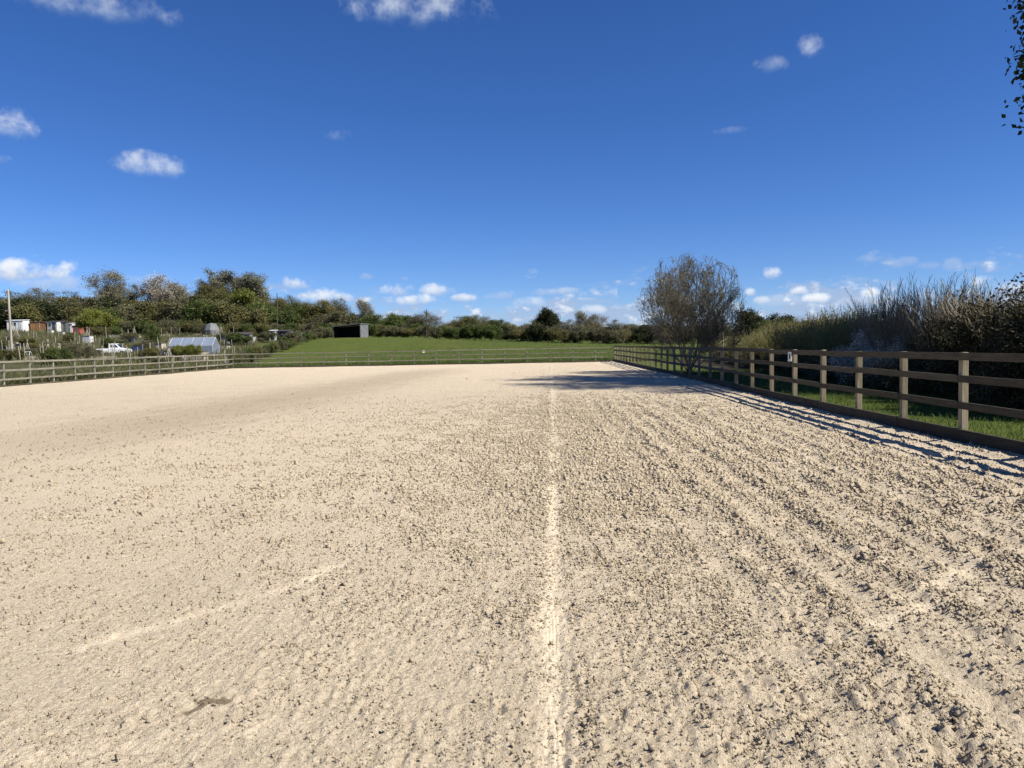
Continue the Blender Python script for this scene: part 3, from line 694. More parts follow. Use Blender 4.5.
far('green', 764, 320, 26, 86, 'mid green tree in front of the dark evergreens')

# ------------------------------------------------------------------ bare tree behind the right fence
SK_HERO = dict(levels=5, kids=(7,5,4,3,2), L0=1.0, ratio=.58, angle=.62, up=.42, r0=.024, first=.14, stems=14, lean=1.5, wob=.12, fan=True)
p = at(689, 251, 38); ht = p.z - E(p.x, 38)
hero = plant(80, ht, 5.6, M['bark'], M['twig_hero'], M['leaf_olive'], 1, .045, .05, .006, SK_HERO, split=1, dome=.40)
# stem below the fork
put('bare_tree', hero, (p.x, 38, -.05), 1.1, (1,1,1), 'round leafless tree standing behind the right fence', 'tree')

# ------------------------------------------------------------------ tall leafy tree on the right, mostly outside the picture; its shade lies across the arena
def clump_tree(seed, C, radii, trunk_top, n, leaf, per, extra=()):
    """trunk at the local origin, leaf clumps spread through an ellipsoid about C, a limb to each clump"""
    r = np.random.default_rng(seed); cs = []
    while len(cs) < n:
        u = r.normal(size=3); u /= np.linalg.norm(u); q = u*r.uniform(.25, 1)**.45
        cs.append((np.array(C)+q*np.array(radii), r.uniform(.9, 1.6)))
    cs += [(np.array(c), k) for c, k in extra]
    segs, tw, P = [], [], []
    top = np.array([0,0,trunk_top])
    z = np.linspace(0, trunk_top, 9)
    for a, b in zip(z[:-1], z[1:]): segs.append((.12*math.sin(a), .1*math.cos(a*.7), a, .12*math.sin(b), .1*math.cos(b*.7), b, .52*(1-.8*a/trunk_top), .52*(1-.8*b/trunk_top)))
    for c, k in cs:
        h0 = np.clip(c[2]*.75 - .25*np.hypot(c[0], c[1]), 4.5, trunk_top*.97); p = np.array([0,0,h0]); m1 = p+(c-p)*.5+np.array([0,0,.9])+r.normal(0,.35,3)
        segs += [(*p, *m1, .15, .09), (*m1, *c, .09, .035)]
        for _ in range(7):
            e_ = c+np.clip(r.normal(0, .4, 3), -.6, .6)*k; tw.append((*c, *e_, .025, .008))
        P.append(c + np.clip(r.normal(0, .5, (int(per*k*k), 3)), -.8, .8)*k*np.array([1,1,.8]))
    P = np.concatenate(P); out = []
    V, Fc = tubes(np.array(segs), 7); out.append(('trunk', np_mesh('trunk', V, Fc, M['bark_dark'], True)))
    V, Fc = tubes(np.array(tw), 3); out.append(('twigs', np_mesh('twigs', V, Fc, M['bark_dark'])))
    V, Fc = leaves(P, np.full(len(P), leaf), r); out.append(('crown', np_mesh('leaves', V, Fc, M['leaf_oak']))); return out
OX, OY = 23.4, 23.8; oz = E(OX, OY)
ex = [(at(px, py, 23.5) - Vector((OX, OY, oz)), k) for px, py, k in ((1030,2,.7),(1034,18,.6),(1034,48,.5),(1027,70,.55),(1036,68,.7),(1036,106,.5),(1034,124,.45),(1048,95,1.0),(1050,118,.9),(1046,34,.9),(1044,-16,1.0))]
oak = clump_tree(31, (.1, 0, 16.0), (7.0, 8.7, 7.4), 20, 320, .20, 150, ex)
put('oak_tree', oak, (OX, OY, oz), 0, (1,1,1), 'tall dark leafy tree reaching into the top right corner', 'tree')

# ------------------------------------------------------------------ hedgerow along the right verge
cop = [plant(200+i, 3.1, 2.6, M['bark'], M['twig_grey'], None, 0, 0, 0, .0042, SK_COPP, split=0, trunk_name='stems') for i in range(3)]
brush = [plant(230+i, 2.3, 2.4, M['twig_straw'], M['twig_straw'], M['leaf_olive'], 3, .05, .05, .005, SK_BRUSH, split=0, trunk_name='stems') for i in range(2)]
ever = [plant(250+i, 2.6, 2.9, M['bark_dark'], M['twig'], M['leaf_thick'], 20, .075, .12, .008, dict(SK_BUSH, stems=9), split=0, trunk_name='stems') for i in range(2)]
thorn = plant(270, 2.0, 2.4, M['bark_dark'], M['twig_grey'], M['blossom'], 9, .045, .07, .006, dict(SK_BUSH, stems=9), split=0, trunk_name='stems')
bram = [plant(280+i, 1.2, 2.2, M['bark_dark'], M['twig'], M['leaf_brown'], 12, .06, .08, .006, dict(SK_BUSH, stems=8, up=.1), split=0, trunk_name='stems') for i in range(2)]
def hedge(parts, px, top, Yd, wide, bh, bw, label, name, group=None, ky=1.0, dz=0):
    q = at(px, top, Yd); g = E(q.x, Yd); s = (q.z-g)/bh
    return put(name, parts, (q.x, Yd, g-.03+dz), (px*.7) % 6.28, (wide/bw, wide/bw*ky, s), label, 'shrub', group)
for i, (px, top, Yd, w) in enumerate([(894,290,24.5,2.6),(912,279,23.5,2.7),(934,278,22.0,2.7),(952,281,21.0,2.6),(880,300,26,2.2),(976,283,19.5,2.6),(1002,284,18.2,2.7),(1032,278,17.2,2.7)]):
    hedge(cop[i % 3], px, top, Yd, w, 3.1, 2.6, ['first upright grey coppiced shrub above the white blossom bush','tall upright grey coppiced shrub right of the white blossom bush','tallest upright grey coppiced shrub in the right hedge','upright coppiced shrub at left end of dark evergreens',
          'thin grey shrub directly behind the white blossom bush','grey twigs rising behind the dark evergreens','tall grey twigs near the right picture edge','grey twigs cut by the right picture edge'][i], 'coppiced_shrub', 'upright coppiced shrubs in the right hedge')
for i, (px, top, Yd, w) in enumerate([(968,309,20.0,2.2),(994,304,18.6,2.5),(1022,299,17.2,2.8),(1058,292,15.6,3.0),(1100,285,14.2,3.0),(948,325,21.5,1.8)]):
    hedge(ever[i % 2], px, top, Yd, w, 2.6, 2.9, ['second dark evergreen shrub from left end of right hedge evergreens','dark evergreen shrub behind the nearest visible fence post','big dark evergreen shrub against the right picture edge','dark evergreen shrub just outside right picture edge','farthest right evergreen shrub beyond the picture edge','small low dark evergreen shrub under the tall coppiced twigs'][i], 'evergreen_shrub', 'dark evergreens in the right hedge')
hedge(thorn, 868, 331, 24.8, 2.3, 2.0, 2.4, 'blackthorn bush covered in white blossom behind the right fence', 'blossom_bush')
hedge(thorn, 893, 338, 22.8, 1.9, 2.0, 2.4, 'smaller white blossom bush nearer than the blackthorn', 'blossom_bush')
i = 0
for Yd in np.arange(27.5, 62, 1.55):
    x = 11.2 + .10*(Yd-27) + .7*math.sin(Yd*1.7)
    h = (2.35 + .3*math.sin(Yd*2.3) if Yd < 44 else 1.75 + .25*math.sin(Yd*2.3))
    put('willow_brush', brush[i % 2], (x, float(Yd), E(x, Yd)-.03), Yd, (1.05, 1.05, h/2.3), 'straw coloured upright brush in the hedge along the right fence', 'shrub', 'straw coloured brush along the right fence'); i += 1
for Yd in np.arange(30, 60, 2.3):
    x = 14.2 + .12*(Yd-27) + .9*math.sin(Yd*1.1)
    put('willow_brush', brush[i % 2], (x, float(Yd), E(x, Yd)-.03), Yd*2, (1.3, 1.3, (2.7+.4*math.sin(Yd))/2.3), 'taller straw coloured brush in the back row of the hedge', 'shrub', 'back row of straw coloured brush'); i += 1
for j, Yd in enumerate(np.arange(14.0, 58, 1.5)):
    x = 10.7 + .10*max(0, Yd-27) + .4*math.sin(Yd*2.9)
    put('bramble_bush', bram[j % 2], (x, float(Yd), E(x, Yd)-.03), Yd*3, (1.0, 1.0, .85+.25*math.sin(Yd*1.3)), 'low brown bramble at the foot of the right hedge', 'shrub', 'brambles at the foot of the right hedge')
pl = at(722.5, 309, 47)
e = empty('wooden_pole', (pl.x, 47, E(pl.x, 47))); tag(e, 'thin grey wooden pole beside the round leafless tree', 'pole')
MB().bar((0,0,-.3), (.02,0,pl.z-E(pl.x,47)), .06, 8, .05).obj('shaft', M['pole'], e); MB().bar((0,-.07,pl.z-.35), (0,.07,pl.z-.35), .03, 6).obj('bolt', M['steel'], e)

# ------------------------------------------------------------------ grass as stuff
def blades(name, xs_, ys_, hmin, hmax, w, mt, seed, label):
    r = np.random.default_rng(seed); n = len(xs_); z = elev(xs_, ys_)
    h = r.uniform(hmin, hmax, n)*r.uniform(.6, 1.2, n); a = r.uniform(0, 6.283, n); b = r.uniform(0, 6.283, n); ln = r.uniform(.05, .6, n)*h
    c, s = np.cos(a)*w/2, np.sin(a)*w/2
    base = np.stack([xs_, ys_, z-.01], -1)
    V = np.stack([base+np.stack([c, s, 0*c], -1), base-np.stack([c, s, 0*c], -1), base+np.stack([np.cos(b)*ln*.35-c*.6, np.sin(b)*ln*.35-s*.6, h*.6], -1), base+np.stack([np.cos(b)*ln, np.sin(b)*ln, h], -1)], 1).reshape(-1, 3)
    k = np.arange(n)[:,None]*4
    o = link(name, np_mesh(name, V, k+np.array([[0,1,3,2]]), mt)); tag(o, label, 'grass', kind='stuff'); return o
r = np.random.default_rng(4)
n = 40000; yy = 4+36*r.uniform(0,1,n)**1.5; xx = 6.2 + 5.2*r.uniform(0,1,n)
blades('verge_grass', xx, yy, .05, .13, .012, M['grass_blade'], 6, 'short green grass on the verge behind the right fence')
n = 16000; xx = r.uniform(CLX-1, XR+3, n); yy = 61.75+ r.exponential(.7, n)
yy = np.where(xx < XR, yy + (xx-XR)*.03, yy)
blades('meadow_edge_grass', xx, yy, .12, .38, .03, M['grass_blade'], 7, 'longer grass at the foot of the far fence')
n = 26000; yy = 63+65*r.uniform(0,1,n)**1.6; xx = r.uniform(0,1,n)*(11+.15*(yy-62)+24-.15*(yy-62)) - (24-.15*(yy-62))
blades('meadow_tufts', xx, yy, .08, .24, .05, M['grass_blade'], 12, 'tufted grass of the meadow beyond the far fence')
n = 26000; yy = r.uniform(20, 64, n); xx = left_x(yy)-.35-r.exponential(2.5, n)
blades('rough_grass', xx, yy, .15, .5, .03, M['rough_blade'], 8, 'rough unmown grass behind the left fence')
n = 26000; yy = r.uniform(62, 150, n); xx = -26-.30*(yy-62)-r.uniform(0, 1, n)*(30+.75*(yy-62))
blades('allotment_weeds', xx, yy, .2, .8, .07, M['rough_blade'], 9, 'weeds and dead stalks over the allotment plots')

# ------------------------------------------------------------------ scrub and shrubs of the allotments
r = random.Random(3)
for i in range(95):
    Yd = r.uniform(63, 148); px = r.uniform(-40, 225 if Yd < 100 else 330)
    edge = 236 + (Yd-62)*1.75
    if px > edge or (92 < px < 136 and Yd < 101) or (160 < px < 222 and Yd < 86) or (px < 92 and Yd > 118): continue
    q = at(px, 340, Yd); g = E(q.x, Yd); h = r.uniform(.7, 1.9); w = h*r.uniform(1.2, 2.2)
    kd = r.choice(['bush_brown','bush_olive','bush_brown','bush_olive','bush_green']); vs = KIN[kd]
    put('plot_shrub', vs[i % len(vs)], (q.x, Yd, g-.03), r.uniform(0, 6.28), (w/5, w/5, h/4),
        {'bush_brown':'brown leafless bush among the allotment plots','bush_olive':'olive bush among the allotment plots','bush_green':'green bush among the allotment plots'}[kd], 'shrub', {'bush_brown':'brown bushes','bush_olive':'olive bushes','bush_green':'green bushes'}[kd]+' on the allotments')
for i in range(16):                                   # scrubby line down the left side of the meadow
    t = i/15; px, py, Yd = 236+(332-236)*t, 357-(357-333)*t, 66+52*t
    far(('bush_olive','bush_brown','bush_green')[i % 3], px, py-4-(i*5) % 4, 15-5*t, Yd, HUE[('bush_olive','bush_brown','bush_green')[i % 3]]+' scrubby shrub on the boundary of meadow and allotments', 'boundary_shrub', 'shrub', HUE[('bush_olive','bush_brown','bush_green')[i % 3]]+' shrubs between meadow and allotments')
far('bush_fresh', 178, 345, 17, 78, 'rounded bright green shrub before left end of greenhouse')
far('bush_fresh', 193, 344, 18, 78, 'bright green shrub before the middle of the greenhouse')
far('green', 148, 324, 22, 112, 'dark green bushy tree left of the greenhouse')
far('fresh', 95, 309, 34, 150, 'light green tree right of the allotment huts')

# ------------------------------------------------------------------ things on the allotments
def place(px, py, Yd):
    q = at(px, py, Yd); g = E(q.x, Yd)
    if abs(g-q.z) > .35: print('place', px, py, Yd, 'wanted', round(q.z,2), 'ground', round(g,2))
    return (q.x, Yd, g)
def shed(name, label, px, py, Yd, w, d, hf, hb, wall_m, roof_m, rz=0, door=None, window=None, cat='shed', over=.12):
    x, y, z = place(px, py, Yd); e = empty(name, (x, y, z), rz); tag(e, label, cat)
    t = .05; top = lambda yy: hf+(hb-hf)*(yy+d/2)/d
    MB().prism([(-w/2,-1),(w/2,-1),(w/2,hf),(-w/2,hf)], -d/2, -d/2+t).obj('front_wall', wall_m, e)
    MB().prism([(-w/2,-1),(w/2,-1),(w/2,hb),(-w/2,hb)], d/2-t, d/2).obj('back_wall', wall_m, e)
    for s in (-1, 1):
        x0, x1 = (s*w/2-t, s*w/2) if s > 0 else (-w/2, -w/2+t)
        a, b = -d/2+t, d/2-t
        MB().add([(x0,a,-1),(x1,a,-1),(x1,b,-1),(x0,b,-1),(x0,a,top(a)),(x1,a,top(a)),(x1,b,top(b)),(x0,b,top(b))], [(0,3,2,1),(4,5,6,7),(0,1,5,4),(1,2,6,5),(2,3,7,6),(3,0,4,7)]).obj('side_wall', wall_m, e)
    o = over; zf, zb = top(-d/2-o)+.004, top(d/2+o)+.004
    MB().add([(-w/2-o,-d/2-o,zf),(w/2+o,-d/2-o,zf),(w/2+o,d/2+o,zb),(-w/2-o,d/2+o,zb),(-w/2-o,-d/2-o,zf+.08),(w/2+o,-d/2-o,zf+.08),(w/2+o,d/2+o,zb+.08),(-w/2-o,d/2+o,zb+.08)],
             [(0,3,2,1),(4,5,6,7),(0,1,5,4),(1,2,6,5),(2,3,7,6),(3,0,4,7)]).obj('roof', roof_m, e)
    if door:
        x0, x1, dm = door; dr = MB().box(x0, x1, -d/2-.03, -d/2-.004, 0, min(hf-.15, 1.9)).obj('door', M[dm], e)
        MB().box(x1-.16, x1-.1, -d/2-.07, -d/2-.031, .9, 1.05).obj('handle', M['steel'], dr)
    for (x0, x1, z0, z1) in (window or []):
        fr = MB().box(x0-.06, x1+.06, -d/2-.025, -d/2-.004, z0-.06, z1+.06).obj('window', M['offwhite'], e)
        MB().box(x0, x1, -d/2-.032, -d/2-.026, z0, z1).obj('pane', M['cglass'], fr)
    return e
shed('white_hut', 'white hut with dark windows beside the pale leaning pole', 18.5, 330, 150, 3.1, 2.2, 2.15, 2.35, M['white'], M['offwhite'], .05, ( .75, 1.3, 'offwhite'), [(-.9,-.45,1.2,1.8),(-.2,.25,1.2,1.8)])
shed('brown_shed', 'orange brown wooden shed between the white huts', 41, 327.5, 152, 2.9, 2.2, 1.85, 2.0, M['brown'], M['felt'], .1, (-.3, .4, 'brown'))
shed('patched_hut', 'patched pale hut right of the orange brown shed', 56, 328, 152, 2.1, 2.2, 1.9, 2.1, M['offwhite'], M['felt'], -.1, (.1,.8,'greyd'), [(-.7,-.2,1.0,1.5)])
shed('grey_hut', 'dark grey hut between patched hut and red hut', 65, 328.5, 153, 1.6, 2.0, 1.9, 2.0, M['greyd'], M['felt'], .0, (-.4,.3,'grey'))
shed('pale_hut', 'low white hut touching the small red hut', 71.5, 327, 154, 1.5, 2.0, 1.7, 1.9, M['white'], M['offwhite'], .0, (-.3,.3,'greyd'))
shed('red_hut', 'small faded red hut at right end of the huts', 78.5, 327, 154, 1.3, 1.8, 1.5, 1.7, M['red'], M['felt'], .1, (-.3,.3,'greyd'))
shed('dark_shed', 'dark shed behind the boundary scrub left of meadow', 283, 334, 130, 2.7, 2.2, 1.5, 1.7, M['greyd'], M['felt'], -.1, (-.4,.4,'black'))
shed('small_white_shed', 'small white shed beside the dark shed', 273.5, 335, 129, 1.0, 1.2, 1.6, 1.7, M['white'], M['offwhite'], .1, (-.3,.2,'greyd'))
shed('grey_lean_to', 'grey lean to behind scrub at left of dark shed', 244, 341, 116, 2.1, 1.8, 1.3, 1.6, M['grey'], M['felt'], .1, (-.5,.2,'greyd'))
# open timber shelter
x, y, z = place(236, 342, 112); e = empty('open_lean_to', (x, y, z)); tag(e, 'small open lean to on posts with dark roof right of greenhouse', 'shelter')
for sx in (-.85, 0, .85):
    for sy in (-.6, .6): MB().box(sx-.05, sx+.05, sy-.05, sy+.05, -.6, 1.35).obj('post', M['pole'], e)
MB().box(-1.05, 1.05, -.8, .8, 1.352, 1.45).obj('roof', M['felt'], e); MB().box(-.8, .8, .66, .7, -.4, 1.34).obj('back_wall', M['greyd'], e)
# many-sided grey tent
x, y, z = place(212, 334, 132); e = empty('garden_dome', (x, y, z)); tag(e, 'grey many sided plastic dome above the greenhouse', 'dome')
vs = []; N = 8
for k in range(N):
    a = 2*math.pi*k/N+.2; vs += [(1.15*math.cos(a), 1.15*math.sin(a), -.4), (1.22*math.cos(a), 1.22*math.sin(a), .9), (.85*math.cos(a), .85*math.sin(a), 1.85)]
vs.append((0,0,2.15))
for k in range(N):
    j = (k+1) % N
    for q, fs in enumerate(([(3*k,3*j,3*j+1,3*k+1)], [(3*k+1,3*j+1,3*j+2,3*k+2)], [(3*k+2,3*j+2,3*N)])):
        ids = sorted(set(i for f in fs for i in f)); o = [Vector(vs[i]) for i in ids]; c = sum(o, Vector())/len(o); nrm = Vector((c.x, c.y, .3)).normalized()*.03
        MB().add([vs[i] for i in fs[0]] + [tuple(Vector(vs[i])-nrm) for i in fs[0]], [tuple(range(len(fs[0]))), tuple(reversed(range(len(fs[0]), 2*len(fs[0]))))] + [(i, (i+1)%len(fs[0]), (i+1)%len(fs[0])+len(fs[0]), i+len(fs[0])) for i in range(len(fs[0]))]).obj('panel', (M['grey'], M['offwhite'], M['greyd'], M['grey'])[(k*3+q) % 4] if (k+q) % 5 == 0 else M['grey'], e)
# greenhouse, long side to the arena
x, y, z = place(194.5, 351, 85); e = empty('greenhouse', (x, y, z), .12); tag(e, 'long glass greenhouse with pale frame above bright green shrubs', 'greenhouse')
Lg, Wg, hw_, hr = 4.7, 2.6, .95, 1.85; NB = 4
fr = MB()
for k in range(NB+1):
    xx = -Lg/2+Lg*k/NB
    fr.bar((xx,-Wg/2,-.6),(xx,-Wg/2,hw_),.025,4); fr.bar((xx,Wg/2,-.6),(xx,Wg/2,hw_),.025,4); fr.bar((xx,-Wg/2,hw_),(xx,0,hr),.025,4); fr.bar((xx,Wg/2,hw_),(xx,0,hr),.025,4)
fr.bar((-Lg/2,0,hr),(Lg/2,0,hr),.03,4)
for s in (-1,1): fr.bar((-Lg/2,s*Wg/2,hw_),(Lg/2,s*Wg/2,hw_),.03,4)
fr.obj('frame', M['offwhite'], e)
def pane(q, thick=.012):
    q = [Vector(v) for v in q]; n_ = (q[1]-q[0]).cross(q[2]-q[0]).normalized()*thick; k = len(q)
    MB().add(q+[v-n_ for v in q], [tuple(range(k)), tuple(reversed(range(k,2*k)))] + [(i,(i+1)%k,(i+1)%k+k,i+k) for i in range(k)]).obj('pane', M['glass'], e)
for k in range(NB):
    a, b = -Lg/2+Lg*k/NB+.04, -Lg/2+Lg*(k+1)/NB-.04
    for s in (-1,1):
        pane([(a,s*Wg/2,hw_+.03),(b,s*Wg/2,hw_+.03),(b,s*.03,hr),(a,s*.03,hr)]); pane([(a,s*Wg/2,-.5),(b,s*Wg/2,-.5),(b,s*Wg/2,hw_-.05),(a,s*Wg/2,hw_-.05)])
for s in (-1,1): pane([(s*Lg/2,-Wg/2+.04,-.5),(s*Lg/2,Wg/2-.04,-.5),(s*Lg/2,Wg/2-.04,hw_),(s*Lg/2,0,hr-.05),(s*Lg/2,-Wg/2+.04,hw_)])
MB().box(-2.2, 2.2, .1, .9, .45, .55).obj('staging', M['pole'], e)
# white pickup
x, y, z = place(114, 356.5, 100); e = empty('pickup_truck', (x, y, z), math.radians(12)); tag(e, 'white pickup truck parked behind the left fence', 'truck')
prof = [(-2.05,.45),(-1.95,.98),(-.35,1.0),(-.3,1.0),(1.0,1.02),(1.95,.88),(2.08,.65),(2.05,.42)]
MB().prism(prof, -.85, .85).obj('body', M['carpaint'], e, .02)
MB().add([(-.42,-.8,1.0),(1.12,-.8,1.02),(1.12,.8,1.02),(-.42,.8,1.0),(-.32,-.68,1.62),(.48,-.68,1.63),(.48,.68,1.63),(-.32,.68,1.62)], [(0,3,2,1),(4,5,6,7),(0,1,5,4),(1,2,6,5),(2,3,7,6),(3,0,4,7)]).obj('cab', M['carpaint'], e, .03)
for s in (-1,1):
    f = lambda yy, o: s*(yy+o)
    MB().add([(-.22,s*.785,1.1),(.12,s*.785,1.1),(.12,s*.705,1.52),(-.22,s*.705,1.52),(-.22,s*.75,1.1),(.12,s*.75,1.1),(.12,s*.67,1.52),(-.22,s*.67,1.52)], [(0,1,2,3),(4,5,6,7),(0,1,5,4),(2,3,7,6),(1,2,6,5),(0,3,7,4)]).obj('window', M['cglass'], e)
    MB().add([(.2,s*.785,1.1),(.86,s*.785,1.1),(.44,s*.705,1.52),(.2,s*.705,1.52),(.2,s*.75,1.1),(.86,s*.75,1.1),(.44,s*.67,1.52),(.2,s*.67,1.52)], [(0,1,2,3),(4,5,6,7),(0,1,5,4),(2,3,7,6),(1,2,6,5),(0,3,7,4)]).obj('window', M['cglass'], e)
    MB().box(1.93, 2.06, s*.72-.12, s*.72+.12, .66, .8).obj('headlight', M['steel'], e); MB().box(-2.06, -1.97, s*.74-.08, s*.74+.08, .6, .92).obj('tail_light', M['lamp'], e)
    for wx in (-1.3, 1.3):
        w = MB().bar((wx, s*.70, .33), (wx, s*.89, .33), .34, 16).obj('wheel', M['rubber'], e); MB().bar((wx, s*.885, .33), (wx, s*.905, .33), .2, 12).obj('rim', M['steel'], w)
MB().add([(.62,-.62,1.57),(.62,.62,1.57),(1.1,.7,1.1),(1.1,-.7,1.1),(.56,-.62,1.57),(.56,.62,1.57),(1.02,.7,1.1),(1.02,-.7,1.1)], [(0,1,2,3),(7,6,5,4),(0,1,5,4),(2,3,7,6),(1,2,6,5),(3,0,4,7)]).obj('windscreen', M['cglass'], e)
MB().box(-1.9, -.5, -.72, .72, 1.0, 1.012).obj('load_bed', M['greyd'], e); MB().box(-2.12, -2.04, -.8, .8, .42, .56).obj('bumper', M['greyd'], e)
# field shelter; its inside shade is painted as black sheets, back wall and floor
x, y, z = place(351, 338, 115); e = empty('field_shelter', (x, y, z-.05), math.radians(-10)); tag(e, 'open horse shelter with shade painted black inside and grey side on the meadow', 'shelter')
w, d = 4.3, 3.0
lt, rt = 1.75, 2.05
MB().add([(-w/2,d/2-.06,0),(w/2,d/2-.06,0),(w/2,d/2,0),(-w/2,d/2,0),(-w/2,d/2-.06,lt-.1),(w/2,d/2-.06,rt-.1),(w/2,d/2,rt-.1),(-w/2,d/2,lt-.1)], [(0,3,2,1),(4,5,6,7),(0,1,5,4),(1,2,6,5),(2,3,7,6),(3,0,4,7)]).obj('back_wall', M['black'], e)
for s, hh in ((-1, lt), (1, rt)):
    o = MB().box(s*w/2-.05, s*w/2+.05, -d/2, d/2-.07, 0, hh-.08).obj('side_wall', M['grey'], e)
    MB().box(s*w/2-s*.053-.004, s*w/2-s*.053+.004, -d/2+.05, d/2-.1, .02, hh-.12).obj('inner_shade', M['black'], o)  # black sheet added over the wall's inner face to paint it shaded
    for k in range(9): yy = -d/2+.18+k*.32; MB().box(s*w/2+s*.052-.02, s*w/2+s*.052+.02, yy-.03, yy+.03, .02, hh-.12).obj('rib', M['grey'], o)
MB().add([(-w/2-.15,-d/2-.2,lt-.08),(w/2+.15,-d/2-.2,rt-.06),(w/2+.15,d/2+.15,rt-.06),(-w/2-.15,d/2+.15,lt-.08),(-w/2-.15,-d/2-.2,lt+.02),(w/2+.15,-d/2-.2,rt+.04),(w/2+.15,d/2+.15,rt+.04),(-w/2-.15,d/2+.15,lt+.02)],
         [(0,3,2,1),(4,5,6,7),(0,1,5,4),(1,2,6,5),(2,3,7,6),(3,0,4,7)]).obj('roof', M['grey'], e)
MB().box(-w/2+.1, w/2-.1, -d/2+.1, d/2-.1, .03, .06).obj('floor', M['black'], e)
# poles
def pole(label, base, top, Yd, r0, m, arm=False, name='utility_pole'):
    a = at(*base, Yd); b = at(*top, Yd); g = E(a.x, Yd); e = empty(name, (a.x, Yd, g)); tag(e, label, 'pole')
    MB().bar((0,0,-.4), (b.x-a.x, 0, b.z-g), r0, 8, r0*.75).obj('shaft', m, e)
    if arm: MB().box(b.x-a.x-.35, b.x-a.x+.05, -.04, .04, b.z-g-1.9, b.z-g-1.8).obj('bracket', m, e)
    MB().bar((b.x-a.x,0,b.z-g), (b.x-a.x,0,b.z-g+.06), r0*.85, 8, r0*.3).obj('cap', M['steel'], e)
pole('tall pale leaning pole at the left edge behind the fence', (12,352), (8,290), 68, .12, M['pole'], True)
pole('thin dark pole between the woodland trees left of meadow', (277.5,335), (277,293), 135, .10, M['poled'], True)
pole('thin dark pole standing over the meadow hedge', (426.5,338), (426.5,309), 140, .09, M['poled'])
# low tunnel hoops, water tank and other garden clutter
x, y, z = place(21, 354.5, 71); e = empty('tunnel_hoops', (x, y, z), .3); tag(e, 'low white plastic hoops of a bare garden tunnel', 'hoops')
for k in range(5):
    m_ = MB(); pts = [(-.8+.4*k + 0, .45*math.cos(t), -.1+.85*math.sin(t)) for t in np.linspace(0, math.pi, 11)]
    for a, b in zip(pts[:-1], pts[1:]): m_.bar(a, b, .022, 5)
    m_.obj('hoop', M['white'], e)
m_ = MB(); m_.bar((-.8,0,.75),(.8,0,.75),.018,5); m_.obj('ridge_bar', M['white'], e)
def barrel(name, label, px, py, Yd, rr, h, m, cat):
    e = empty(name, place(px, py, Yd)); tag(e, label, cat)
    b = MB(); prof = [(rr*.86,-.25),(rr*.95,h*.2),(rr,h*.5),(rr*.95,h*.8),(rr*.86,h)]
    for (a, za), (c, zc) in zip(prof[:-1], prof[1:]): b.bar((0,0,za),(0,0,zc),a,14,c)
    b.obj('body', m, e); MB().bar((0,0,h+.002),(0,0,h+.05),rr*.9,14).obj('lid', m, e)
barrel('water_butt', 'dark blue water tank beside the greenhouse', 153.5, 351, 82, .48, .9, M['bluetarp'], 'tank')
barrel('water_butt', 'lower dark blue tank left of the greenhouse tank', 147, 351.5, 83, .42, .6, M['bluetarp'], 'tank')
barrel('white_barrel', 'small white tub standing among the plots', 44, 341.5, 110, .2, .45, M['white'], 'barrel')
barrel('white_barrel', 'white drum beside greenhouse open lean to', 229, 342, 108, .3, .35, M['white'], 'barrel')
x, y, z = place(303, 334.5, 128); e = empty('bale_cover', (x, y, z)); tag(e, 'rounded white covered bale behind boundary scrub', 'bale')
m_ = MB()
for k in range(6):
    t0, t1 = math.pi/2*k/6, math.pi/2*(k+1)/6; m_.bar((0,0,1.25*math.sin(t0)-.1),(0,0,1.25*math.sin(t1)-.1),.62*math.cos(t0)+.02,14,.62*math.cos(t1)+.02)
m_.obj('cover', M['white'], e); MB().bar((-.6,-.3,.5),(.6,-.3,.5),.02,5).obj('strap', M['greyd'], e)
rb = MB().box(-1.2,1.2,-.5,.5,-.2,.25).mesh('frame', M['pole'], .01); so = MB().box(-1.12,1.12,-.42,.42,.252,.30).mesh('soil', M['felt'], .02)
r = random.Random(21)
for i in range(22):
    Yd = r.uniform(68, 142); px = r.uniform(5, min(225, 200+(Yd-62)*.6)); q = at(px, 340, Yd)
    e = empty('raised_bed', (q.x, Yd, E(q.x, Yd)+.12), r.uniform(-.5,.5)); tag(e, 'low timber raised bed of dark soil on the allotments', 'planter', 'raised beds on the allotments'); link('frame', rb, e); link('soil', so, e)
cw = MB()
for k in range(7):
    a = k*2*math.pi/7; cw.bar((.55*math.cos(a),.55*math.sin(a),-.2),(-.1*math.cos(a),-.1*math.sin(a),2.1),.025,5)
cw = cw.mesh('canes', M['pole']); tie = MB().bar((0,0,1.72),(0,0,1.80),.11,8).mesh('tie', M['greyd'])
for i in range(14):
    Yd = r.uniform(70, 140); px = r.uniform(5, min(225, 200+(Yd-62)*.6)); q = at(px, 340, Yd)
    e = empty('cane_wigwam', (q.x, Yd, E(q.x, Yd)), r.uniform(0,3)); e.scale = (1,1,r.uniform(.75,1.0)); tag(e, 'pale bean cane wigwam standing on the allotments', 'canes', 'bean cane wigwams on the allotments'); link('canes', cw, e); link('tie', tie, e)
bn_m = [MB().box(-.6,.6,-.5,.5,-.2,.95).mesh('slats', m_, .02) for m_ in (M['pole'], M['greyd'], M['bluetarp'], M['offwhite'])]
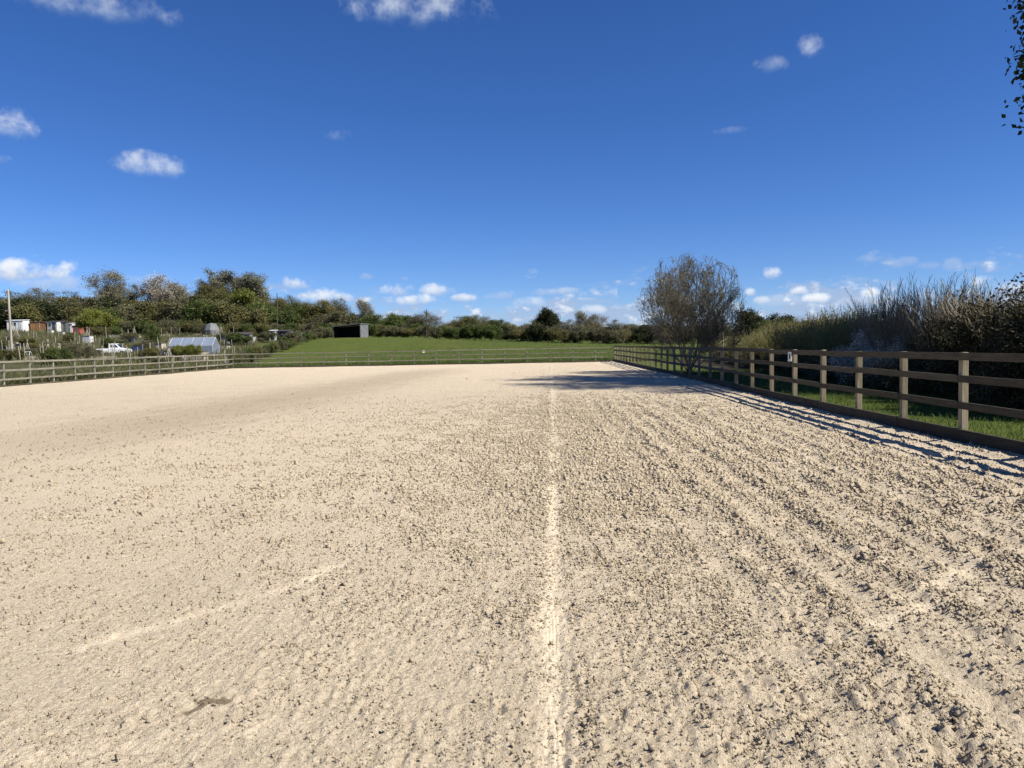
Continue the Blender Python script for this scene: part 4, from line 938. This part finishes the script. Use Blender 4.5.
lidm = MB().box(-.64,.64,-.54,.54,.952,1.0).mesh('lid', M['felt'], .01)
for i, (px, Yd, k, lb) in enumerate([(34,96,0,'pale timber compost bin left among the plots'),(70,104,1,'dark grey compost bin among the left plots'),(88,118,3,'dirty white storage bin below the red hut'),(132,118,1,'dark bin left of the green bushy tree'),(138,92,2,'dark blue bin right of the pickup truck'),
                                        (160,108,0,'pale timber bin above left end of greenhouse'),(185,116,1,'dark bin behind the greenhouse ridge'),(226,116,0,'pale timber bin right of the grey dome'),(252,120,3,'dirty white bin behind boundary scrub'),(8,84,1,'dark bin at left edge beside the leaning pole')]):
    q = at(px, 340, Yd); e = empty('compost_bin', (q.x, Yd, E(q.x, Yd)), r.uniform(-.5,.5)); tag(e, lb, 'bin'); link('slats', bn_m[k], e); link('lid', lidm, e)
st = MB().box(-.035,.035,-.035,.035,-.3,1.0).mesh('garden_stake', M['pole'], .004)
r = random.Random(9)
for i in range(110):
    Yd = r.uniform(64, 146); px = r.uniform(0, min(235, 236+(Yd-62)*1.2)); q = at(px, 340, Yd); h = r.uniform(.9, 1.9)
    o = link('garden_stake', st, None, (q.x, Yd, E(q.x, Yd)), (r.uniform(-.06,.06), r.uniform(-.08,.08), r.uniform(0,3)), (r.uniform(.5,1.1), .8, h))
    tag(o, 'thin pale wooden stake standing in the allotment plots', 'stake', 'stakes in the allotment plots')
cr = MB().box(-.4,.4,-.3,.3,-.1,.4).mesh('crate', M['offwhite'], .02)
for i, (px, py, Yd, lb) in enumerate([(87,327.5,150,'pale crate lying right of the red hut'),(51,331,146,'pale crate in front of patched hut'),(62,331,146,'pale crate before the dark grey hut'),(168,349,84,'pale crate at left foot of greenhouse'),(240,341,110,'pale crate under right end of open lean to')]):
    e = empty('storage_crate', place(px, py, Yd), r.uniform(-.6,.6)); tag(e, lb, 'crate'); link('box', cr, e); MB().box(-.43,.43,-.33,.33,.402,.45).obj('lid', M['grey'], e)
print('objects', len(bpy.data.objects), 'tris', sum(len(m.loops)-2*len(m.polygons) for m in bpy.data.meshes))
